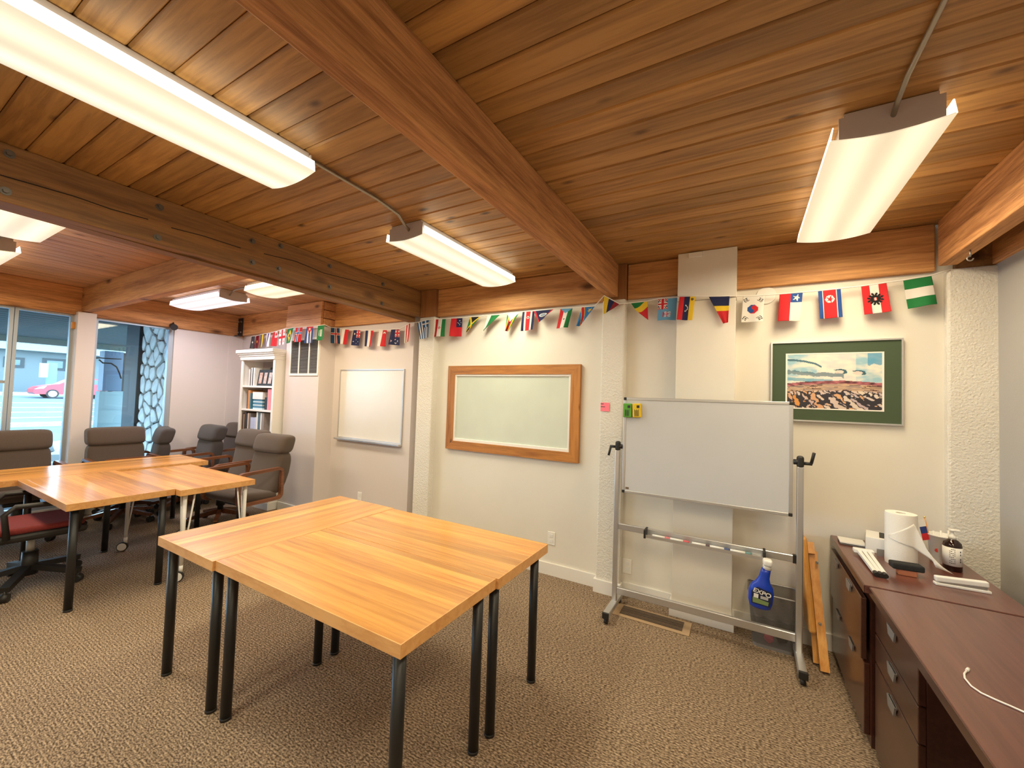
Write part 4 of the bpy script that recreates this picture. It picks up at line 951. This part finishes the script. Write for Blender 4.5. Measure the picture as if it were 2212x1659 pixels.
def f_ven(u, v):
    if disc(u, v, .12, .17, .09): return sr(110, 90, 50)[:3]
    for k in range(8):
        a = math.radians(200+k*20)
        if disc(u, v, .5+.13*math.cos(a), .62+.22*math.sin(a), .03): return WHT
    return hs(YEL, NVY, RED)(u, v)
def f_kor(u, v):
    x, y = (u-.5)*1.5, v-.5; d = math.hypot(x, y)
    if d < .25:
        c_, s_ = .83, .55; p, q = x*c_+y*s_, -x*s_+y*c_
        if math.hypot(p+.125, q) < .125: return RED
        if math.hypot(p-.125, q) < .125: return BLU
        return RED if q < 0 else BLU
    for sx in (-1, 1):
        for sy in (-1, 1):
            p, q = (x-sx*.52)*sx, (y-sy*.33)*sy; e1, e2 = (p*.83+q*.55), (-p*.55+q*.83)
            if abs(e2) < .11 and abs(e1) < .095 and (int((e1+.095)/.038) % 2 == 0):
                if abs(e2) < .012 and sx*sy > 0 and abs(e1) > .03: return WHT
                return BLK
    return WHT
def f_chile(u, v):
    if v > .5: return RED
    if u < .34: return WHT if star(u, v, .17, .25, .19) else BLU
    return WHT
def f_nk(u, v):
    if abs(v-.5) > .335: return BLU
    if abs(v-.5) > .285: return WHT
    if disc(u, v, .33, .5, .2): return RED if star(u, v, .33, .5, .19) else WHT
    return RED
def f_aut(u, v):
    x, y = (u-.5)*1.5, v-.5
    r = math.hypot(x, y); a = math.atan2(y, x)
    if r < .08: return RED if abs(y) > .03 else WHT
    if r < .34*(.55+.45*abs(math.sin(a*6+.4))): return BLK
    return hs(RED, WHT, RED)(u, v)
def f_tonga(u, v): return ((RED if (abs(u-.22) < .05 or abs(v-.25) < .07) and abs(u-.22) < .13 and abs(v-.25) < .2 else WHT) if u < .42 and v < .5 else RED)
def f_geo(u, v):
    if abs(u-.5)*1.5 < .1 or abs(v-.5) < .1: return RED
    p, q = abs(abs(u-.5)-.29), abs(abs(v-.5)-.3)
    return RED if (p < .025 and q < .1) or (q < .035 and p < .07) else WHT
def f_dark(u, v): return WHT if disc(u, v, .5, .5, .1) else hs(sr(70, 66, 70)[:3], sr(90, 84, 84)[:3], sr(56, 50, 54)[:3])(u, v)
def f_alb(u, v): return sr(214, 160, 60)[:3] if disc(u, v, .5, .5, .16) else hs(DKR, BLK, DKR)(u, v)
def f_ylw(u, v): return hs(sr(130, 100, 84)[:3], YEL, sr(110, 92, 84)[:3])(u, v)
def f_pur(u, v): return hs(WHT, sr(96, 70, 140)[:3], WHT)(u, v)
yA, yW, yR = 3.12, 3.345, 3.335
F = [  # (colours, label, plane y (or x), TL, TR, BR, BL, mirrored)
 (f_dark, 'dark grey striped flag at the far end of the string', 3.30, (544, 727), (551, 726), (551, 753), (543, 753)),
 (f_alb, 'dark red and black flag with a gold device', 3.29, (553, 726), (561, 724), (558, 752), (552, 752)),
 (f_ylw, 'brown and yellow striped flag above the bookcase', 3.27, (563, 723), (573, 721), (570, 750), (562, 751)),
 (f_pur, 'white flag with a purple stripe above the bookcase', 3.25, (576, 721), (585, 719), (582, 749), (575, 750)),
 (f_tonga, 'red flag with a white corner above the bookcase', 3.22, (590, 718), (600, 715), (599, 748), (589, 748)),
 (f_geo, 'white flag with five red crosses above the bookcase', 3.19, (604, 714), (617, 710), (615, 744), (603, 746)),
 (f_brazil, 'green flag with a yellow diamond on the grille column', yA, (621, 711), (634, 708), (631, 741), (620, 742)),
 (cross(RED, WHT, .12, BLU, .06), 'red flag with a blue and white cross over the grille', yA, (639, 708), (654, 707), (651, 739), (637, 740)),
 (f_cuba, 'blue and white striped flag with a red triangle over the grille', yA, (663, 706), (677, 705), (675, 741), (661, 742)),
 (f_saudi, 'green flag with white script at the column corner', yA, (687, 704), (701, 702), (700, 735), (684, 736)),
 (cross(sr(38, 84, 128)[:3], WHT, .12, RED, .06), 'blue flag with a red and white cross on the column side', ('x', -4.56), (715, 708), (735, 709), (733, 743), (713, 741)),
 (hs(RED, WHT), 'red and white halved flag next to the column', yW, (738, 711), (754, 712), (749, 745), (738, 743)),
 (f_aus, 'navy flag with a union corner and large white stars', yW, (764, 713), (779, 713), (776, 747), (761, 746)),
 (hs(RED, WHT, NVY), 'navy white and red striped flag over the plain whiteboard', yW, (790, 714), (807, 714), (804, 750), (788, 748)),
 (f_sing, 'red and white halved flag with a crescent', yW, (819, 713), (836, 713), (834, 749), (816, 748)),
 (f_nz, 'navy flag with a union corner and small red stars', yW, (845, 712), (864, 711), (864, 746), (843, 745)),
 (hs(RED, WHT, RED, WHT), 'crumpled red and white flag at the wall recess', yW, (876, 704), (886, 698), (883, 738), (874, 742)),
 (f_greece, 'blue and white striped flag with a cross corner on the pillar', 3.29, (901, 697), (926, 691), (929, 730), (909, 733)),
 (f_iran, 'green white and red flag with a small red emblem', yR, (940, 690), (963, 689), (961, 727), (939, 728)),
 (f_samoa, 'red flag with a navy star corner over the glass board', yR, (975, 688), (999, 687), (998, 727), (974, 727)),
 (f_jam, 'black green and yellow flag folded to a point', yR, (1016, 685), (1038, 684), (1012, 716), (1006, 719)),
 (hs(GRN, GRN, WHT), 'green and white flag folded to a point', yR, (1053, 682), (1080, 680), (1050, 712), (1044, 718)),
 (f_zim, 'multicoloured striped flag folded to a point', yR, (1096, 677), (1122, 675), (1098, 716), (1093, 716)),
 (f_costa, 'navy white and red striped flag with a small seal', yR, (1129, 674), (1155, 672), (1151, 712), (1127, 716)),
 (f_belize, 'dark blue flag with a round white seal, twisted sideways', yR-.02, (1153, 672), (1196, 668), (1181, 684), (1164, 697)),
 (f_eqg, 'green white and red flag with a blue triangle', yR, (1211, 667), (1237, 666), (1228, 708), (1203, 710)),
 (f_drc, 'sky blue flag with a red diagonal and yellow star', yR, (1257, 664), (1285, 662), (1254, 704), (1247, 706)),
 (hs(DKR, NVY, YEL), 'yellow navy and red flag curled on the plaster pillar', 3.29, (1305, 639), (1338, 657), (1322, 669), (1304, 679)),
 (f_congo, 'green yellow and red diagonal flag folded to a point', yR, (1363, 655), (1399, 651), (1402, 693), (1374, 671), True),
 (f_fiji, 'light blue flag with a union corner and shield', 3.30, (1422, 646), (1463, 643), (1460, 692), (1421, 693), True),
 (f_ven, 'red navy and yellow striped flag with an arc of stars', 3.24, (1468, 641), (1502, 640), (1496, 692), (1463, 692)),
 (vs((NVY, 1.1), (YEL, .6), (RED, 1.4)), 'navy yellow and red flag folded at the duct corner', 3.25, (1531, 641), (1576, 640), (1573, 697), (1562, 699)),
 (f_kor, 'white flag with a red and blue circle and black bars', yR, (1605, 640), (1651, 639), (1648, 697), (1601, 697)),
 (f_chile, 'white and red flag with a white star on blue', yR, (1684, 636), (1734, 632), (1728, 694), (1680, 695)),
 (f_nk, 'red flag with blue edges and a red star in a white disc', yR, (1767, 629), (1816, 624), (1820, 685), (1770, 690)),
 (f_aut, 'red white and red flag with a black eagle', yR, (1860, 619), (1915, 611), (1923, 674), (1867, 680)),
 (vs(GRN, WHT, GRN), 'green white and green striped flag, last before the corner', yR, (1951, 606), (2012, 596), (2022, 658), (1960, 668)),
]
gar = thing('flag_garland', 'string of small world flags along the top of the walls', 'flag garland', (0, 0, 0))
def place(p, pl): return at_x(p[0], p[1], pl[1]) if isinstance(pl, tuple) else at_y(p[0], p[1], pl)
spts = []
for k, it in enumerate(F):
    fn, lab, pl, TL, TR, BR, BL = it[:7]; mir = len(it) > 7
    q = [place(p, pl) for p in (TL, TR, BR, BL)]; ph = k*1.7
    nrm = Vector((1, 0, 0)) if isinstance(pl, tuple) else Vector((0, -1, 0))
    big = TL[0] > 880
    def pos(a, b_, q=q, ph=ph, nrm=nrm):
        p = (q[0]*(1-a)+q[1]*a)*(1-b_)+(q[3]*(1-a)+q[2]*a)*b_
        return p+nrm*(.012*b_*math.sin(ph+a*3.1+b_*1.3)+.006*math.sin(ph*2+a*7)*b_+.014*b_)
    fu = (lambda a, b_, fn=fn: fn(b_, a)) if mir else (lambda a, b_, fn=fn: fn(b_, 1-a))
    o = grid_print('flag', 28 if big else 18, 42 if big else 26, fu, pos, 'flag', gar, lab)
    md = o.modifiers.new('cloth_thickness', 'SOLIDIFY'); md.thickness = .0008
    spts += [q[0]+Vector((0, 0, .003)), q[1]+Vector((0, 0, .003))]
spts = [at_y(541, 728, 3.31)]+spts+[at_y(2030, 589, 3.34), at_y(2052, 583, 3.34)]
bm = bmesh.new(); tube(bm, spts, .0045, 6); obj('string', bm, 'paper', gar)
# ================================================================ outside the street windows
M['asph'] = mat('asphalt', sr(66, 78, 90), .9, bump=.3, bscale=30, var=.1, vscale=.6)
M['line'] = mat('road_paint', (.46, .48, .48, 1), .8)
M['conc'] = mat('concrete', (.36, .375, .375, 1), .9, bump=.3, bscale=20, var=.08)
M['soff'] = mat('soffit_paint', sr(84, 92, 84), .75, var=.08, vscale=2)
M['bld'] = mat('stucco_grey', sr(94, 101, 103), .9, bump=.2, bscale=20)
M['fascia'] = mat('fascia', sr(134, 144, 146), .8)
M['dkglass'] = mat('dark_glass', sr(74, 92, 98), .1)
M['stone'] = mat('field_stone', sr(216, 216, 212), .85, bump=.9, bscale=18, var=.22, vscale=7)
M['mortar'] = mat('mortar', sr(52, 54, 56), .95, bump=.4, bscale=60)
M['carred'] = mat('car_paint', sr(176, 26, 42), .3, coat=.5)
M['siding'] = mat('siding', sr(150, 170, 172), .7)
M['dgrey'] = mat('dark_post_paint', sr(40, 46, 50), .6)
GZ = lambda X: -.12-.0156*(X+7.0)
bm = bmesh.new(); v = [bm.verts.new(p) for p in ((-7.02, -30, -.12), (-7.02, 40, -.12), (-75, 40, GZ(-75)), (-75, -30, GZ(-75)))]; bm.faces.new(v)
struct('street_ground', bm, 'asph', 'grey asphalt street and forecourt outside the windows')
def strip(name, x0, x1, y0, y1, m_, h=.01, label=None):
    bm = bmesh.new(); v = []
    for x, y in ((x0, y0), (x1, y0), (x1, y1), (x0, y1)): v.append((x, y, GZ(x)))
    A_ = [bm.verts.new((a, b_, c_-.02)) for a, b_, c_ in v]; B_ = [bm.verts.new((a, b_, c_+h)) for a, b_, c_ in v]
    bm.faces.new(A_[::-1]); bm.faces.new(B_)
    for j in range(4): bm.faces.new((A_[j], A_[(j+1) % 4], B_[(j+1) % 4], B_[j]))
    return struct(name, bm, m_, label)
for k, (x, w, h) in enumerate(((-20.5, .5, .12), (-24.6, .28, .012), (-28.0, .3, .012), (-31.8, .35, .012), (-36.5, .4, .012))):
    strip('road_line' if k else 'kerb', x-w, x, -10, 26, 'line' if k else 'conc', h)
strip('sidewalk', -52, -48.5, -10, 30, 'conc', .15); strip('lawn', -48.5, -47.0, -10, 30, mat('verge_grass', sr(120, 150, 100), .9, var=.2, vscale=3), .05)
for i, (x, y, rz) in enumerate(((-13.6, 2.15, .5), (-12.6, 2.75, 1.2), (-11.2, 2.6, .3), (-14.4, 3.1, 1.0))):
    t = thing('wheel_stop', ('pale concrete block outside the narrow window, nearest its mullion', 'pale concrete block outside, half hidden by the white post', 'pale concrete block outside by the dark post', 'pale concrete block farthest out on the forecourt')[i], 'concrete block', (x, y, GZ(x)), rz, 'concrete blocks on the forecourt')
    bm = bmesh.new(); prism(bm, [(-.16, 0), (.16, 0), (.10, .16), (-.10, .16)], -.55, .55, 'y'); obj('block', bm, 'conc', t)
# canopy over the forecourt
cn = struct('canopy_roof', B(-13.7, -7.03, -3, 6, 2.60, 2.75), 'soff', 'dark planked canopy soffit outside the windows')
me = plank_mesh('soffit_board', 8.9, 'soff', .30, 'y', .03, .022)
x = -13.5
while x < -7.1: inst('soffit_board', me, cn, (x, 1.5, 2.565)); x += .302
obj('canopy_fascia', B(-13.78, -13.66, -3, 6, 2.44, 2.76), 'soff', cn)
# stone wing wall with separate stones
yS = 2.62; sx0, sx1, sz0, sz1 = -8.20, -7.03, -.15, 2.56
sw = struct('wall_stone', B(sx0, sx1, yS, yS+.35, sz0, sz1), 'mortar', 'wing wall of pale field stones with dark joints outside')
rs = random.Random(12)
pts = []
for i in range(6):
    for j in range(12): pts.append((sx0+(i+.5+rs.uniform(-.48, .48)+(.25 if j % 2 else -.25))*(sx1-sx0)/6, sz0+(j+.5+rs.uniform(-.48, .48))*(sz1-sz0)/12))
def clip(poly, a, b_, c_):      # keep a*x+b*y<=c
    out = []
    for i in range(len(poly)):
        p, q = poly[i], poly[(i+1) % len(poly)]; dp, dq = a*p[0]+b_*p[1]-c_, a*q[0]+b_*q[1]-c_
        if dp <= 0: out.append(p)
        if dp*dq < 0: k = dp/(dp-dq); out.append((p[0]+(q[0]-p[0])*k, p[1]+(q[1]-p[1])*k))
    return out
for i, p in enumerate(pts):
    poly = [(sx0, sz0), (sx1, sz0), (sx1, sz1), (sx0, sz1)]
    for j, q in enumerate(pts):
        if i == j or not poly: continue
        a, b_ = q[0]-p[0], q[1]-p[1]; L = math.hypot(a, b_)
        if L > .8: continue
        a /= L; b_ /= L; poly = clip(poly, a, b_, a*(p[0]+q[0])/2+b_*(p[1]+q[1])/2-.011)
    if len(poly) < 3: continue
    cx, cz = sum(q[0] for q in poly)/len(poly), sum(q[1] for q in poly)/len(poly)
    # round the corners a little
    rp = []
    for k in range(len(poly)):
        a, b_ = poly[k], poly[(k+1) % len(poly)]
        rp += [(a[0]*.8+b_[0]*.2, a[1]*.8+b_[1]*.2), (a[0]*.2+b_[0]*.8, a[1]*.2+b_[1]*.8)]
    d = rs.uniform(.022, .036); bm = bmesh.new(); n_ = len(rp)
    A_ = [bm.verts.new((x-cx, .01, z-cz)) for x, z in rp]; B_ = [bm.verts.new(((x-cx)*.96, -d*.7, (z-cz)*.96)) for x, z in rp]; D_ = [bm.verts.new(((x-cx)*.9, -d+rs.uniform(-.003, .003), (z-cz)*.9)) for x, z in rp]
    for k in range(n_): bm.faces.new((A_[k], A_[(k+1) % n_], B_[(k+1) % n_], B_[k])); bm.faces.new((B_[k], B_[(k+1) % n_], D_[(k+1) % n_], D_[k]))
    bm.faces.new(D_); o = obj('stone', bm, 'stone', sw); o.location = (cx, yS, cz)
struct('dark_column', B(-8.72, -8.21, 2.55, 2.95, -.15, 2.56, r=.005), 'dgrey', 'dark steel clad post beside the stone wing wall')
struct('wall_siding', B(-9.55, -9.35, 2.44, 2.78, -.1, 1.46), 'siding', 'low pale siding wall outside below the metal cabinet')
bm = bmesh.new()
for k in range(6): box(bm, -9.36, -9.338, 2.435, 2.785, -.08+.25*k, .15+.25*k)
o = obj('siding_boards', bm, 'siding', bpy.data.objects['wall_siding'])
t = thing('meter_cabinet', 'blue grey metal cabinet outside beside the dark post', 'metal cabinet', (-9.5, 2.6, 0))
obj('case', B(-.12, .12, -.12, .12, 1.47, 2.15, r=.006), mat('cabinet_blue', sr(92, 110, 130), .5, .3), t); obj('dark_side', B(-.1, .1, .12, .22, 1.47, 2.14), 'plas', t); obj('stand', B(-.04, .04, -.03, .03, 1.44, 1.475), 'alud', t)  # side of the case is near-black, its front blue grey
bm = bmesh.new(); p = [at_x(x, y, -8.9) for x, y in ((196, 774), (215, 773), (240, 775), (262, 776))]; tube(bm, p, .009, 6); q = [at_x(x, y, -8.9) for x, y in ((214, 777), (222, 784), (240, 785), (252, 793), (258, 806), (262, 818))]; tube(bm, q, .011, 6)
co = obj('service_cable', bm, 'plas', t); co.location = (9.5, -2.6, 0)
# building over the road
XB = -53
def bx(q, X=XB): p = at_x(*q, X); return p
b0 = thing('roadside_building', 'low grey building with a pale flat roof edge across the road', 'building', (XB, 0, GZ(-49)))
def bb_(nm_, y0, y1, z0, z1, m_, d0=0, d1=.6, par=b0):
    return obj(nm_, B(-d1, d0, y0, y1, z0-b0.location.z, z1-b0.location.z), m_, par)
zr0, zr1 = bx((90, 760)).z, bx((90, 742)).z
bb_('front_wall', -8, 22, .3, zr0, 'bld', 0, 6)
bb_('roof_edge', -9, 23, zr0, zr1, 'fascia', .8, 6.5); bb_('roof_lip', -9, 23, zr1, zr1+.15, 'fascia', .95, 6.6)
def bwin(x0, x1, y0, y1):
    a, c_ = bx((x0, y0)), bx((x1, y1)); w = bb_('window', a.y, c_.y, c_.z, a.z, 'dgrey', .05, .1); bb_('pane', a.y+.25, c_.y-.25, c_.z+.2, a.z-.2, 'dkglass', .09, .09-.02, w)
    w2 = w.children[0]; w2.location = (0, 0, 0)
bwin(8, 52, 770, 795); bwin(92, 143, 773, 801)
t = thing('street_sign', 'pale blue utility sign standing by the road', 'sign', (-48, 0, GZ(-48)))
a, c_ = at_x(86, 784, -48), at_x(122, 815, -48)
a2, c2 = at_x(104, 783, -48), at_x(122, 830, -48)
obj('sign_board', B(-.05, .05, a.y, (a.y+c_.y)/2, at_x(90, 815, -48).z-GZ(-48), a.z-GZ(-48)), 'siding', t)
obj('sign_pillar', B(-.3, -.06, a2.y, c2.y, 0, a2.z-GZ(-48)), mat('sign_blue', sr(104, 146, 176), .6), t)
# red car
CX = -44.5; g = GZ(CX)
y0, y1 = at_x(64, 850, CX).y, at_x(222, 850, CX).y
L = y1-y0+.35
t = thing('red_car', 'red hatchback car driving past on the road', 'car', (CX, y0, g+.02))
prof = [(0, .38), (.03, .62), (.25, .80), (.95, .98), (1.25, 1.02), (1.95, 1.48), (2.5, 1.56), (3.3, 1.50), (L-.15, 1.10), (L-.02, .95), (L, .45), (L-.05, .28), (.1, .26)]
bm = bmesh.new(); prism(bm, prof, -.85, .85, 'x'); bo = obj('body', bm, 'carred', t)
for s in (1, -1):
    bm = bmesh.new(); prism(bm, [(1.45, 1.04), (2.0, 1.40), (2.45, 1.47), (2.45, 1.04)], s*.852, s*.86, 'x'); obj('side_window', bm, 'dkglass', bo)
    bm = bmesh.new(); prism(bm, [(2.52, 1.04), (2.52, 1.47), (3.2, 1.42), (3.55, 1.08)], s*.852, s*.86, 'x'); obj('side_window', bm, 'dkglass', bo)
wy = [at_x(x, 850, CX).y-y0 for x in (106, 213)]
for y in wy:
    for s in (1, -1):
        bm = bmesh.new(); cyl(bm, (s*.72, y, .30), (s*.88, y, .30), .32, seg=24); w_ = obj('wheel', bm, 'plas', t); bm = bmesh.new(); cyl(bm, (s*.88, y, .30), (s*.895, y, .30), .22, seg=20); obj('hub_cap', bm, 'alu', w_)
bm = bmesh.new(); prism(bm, [(.06, .62), (.3, .78), (.62, .86), (.5, .68)], .855, .87, 'x'); obj('headlight', bm, 'white', bo)
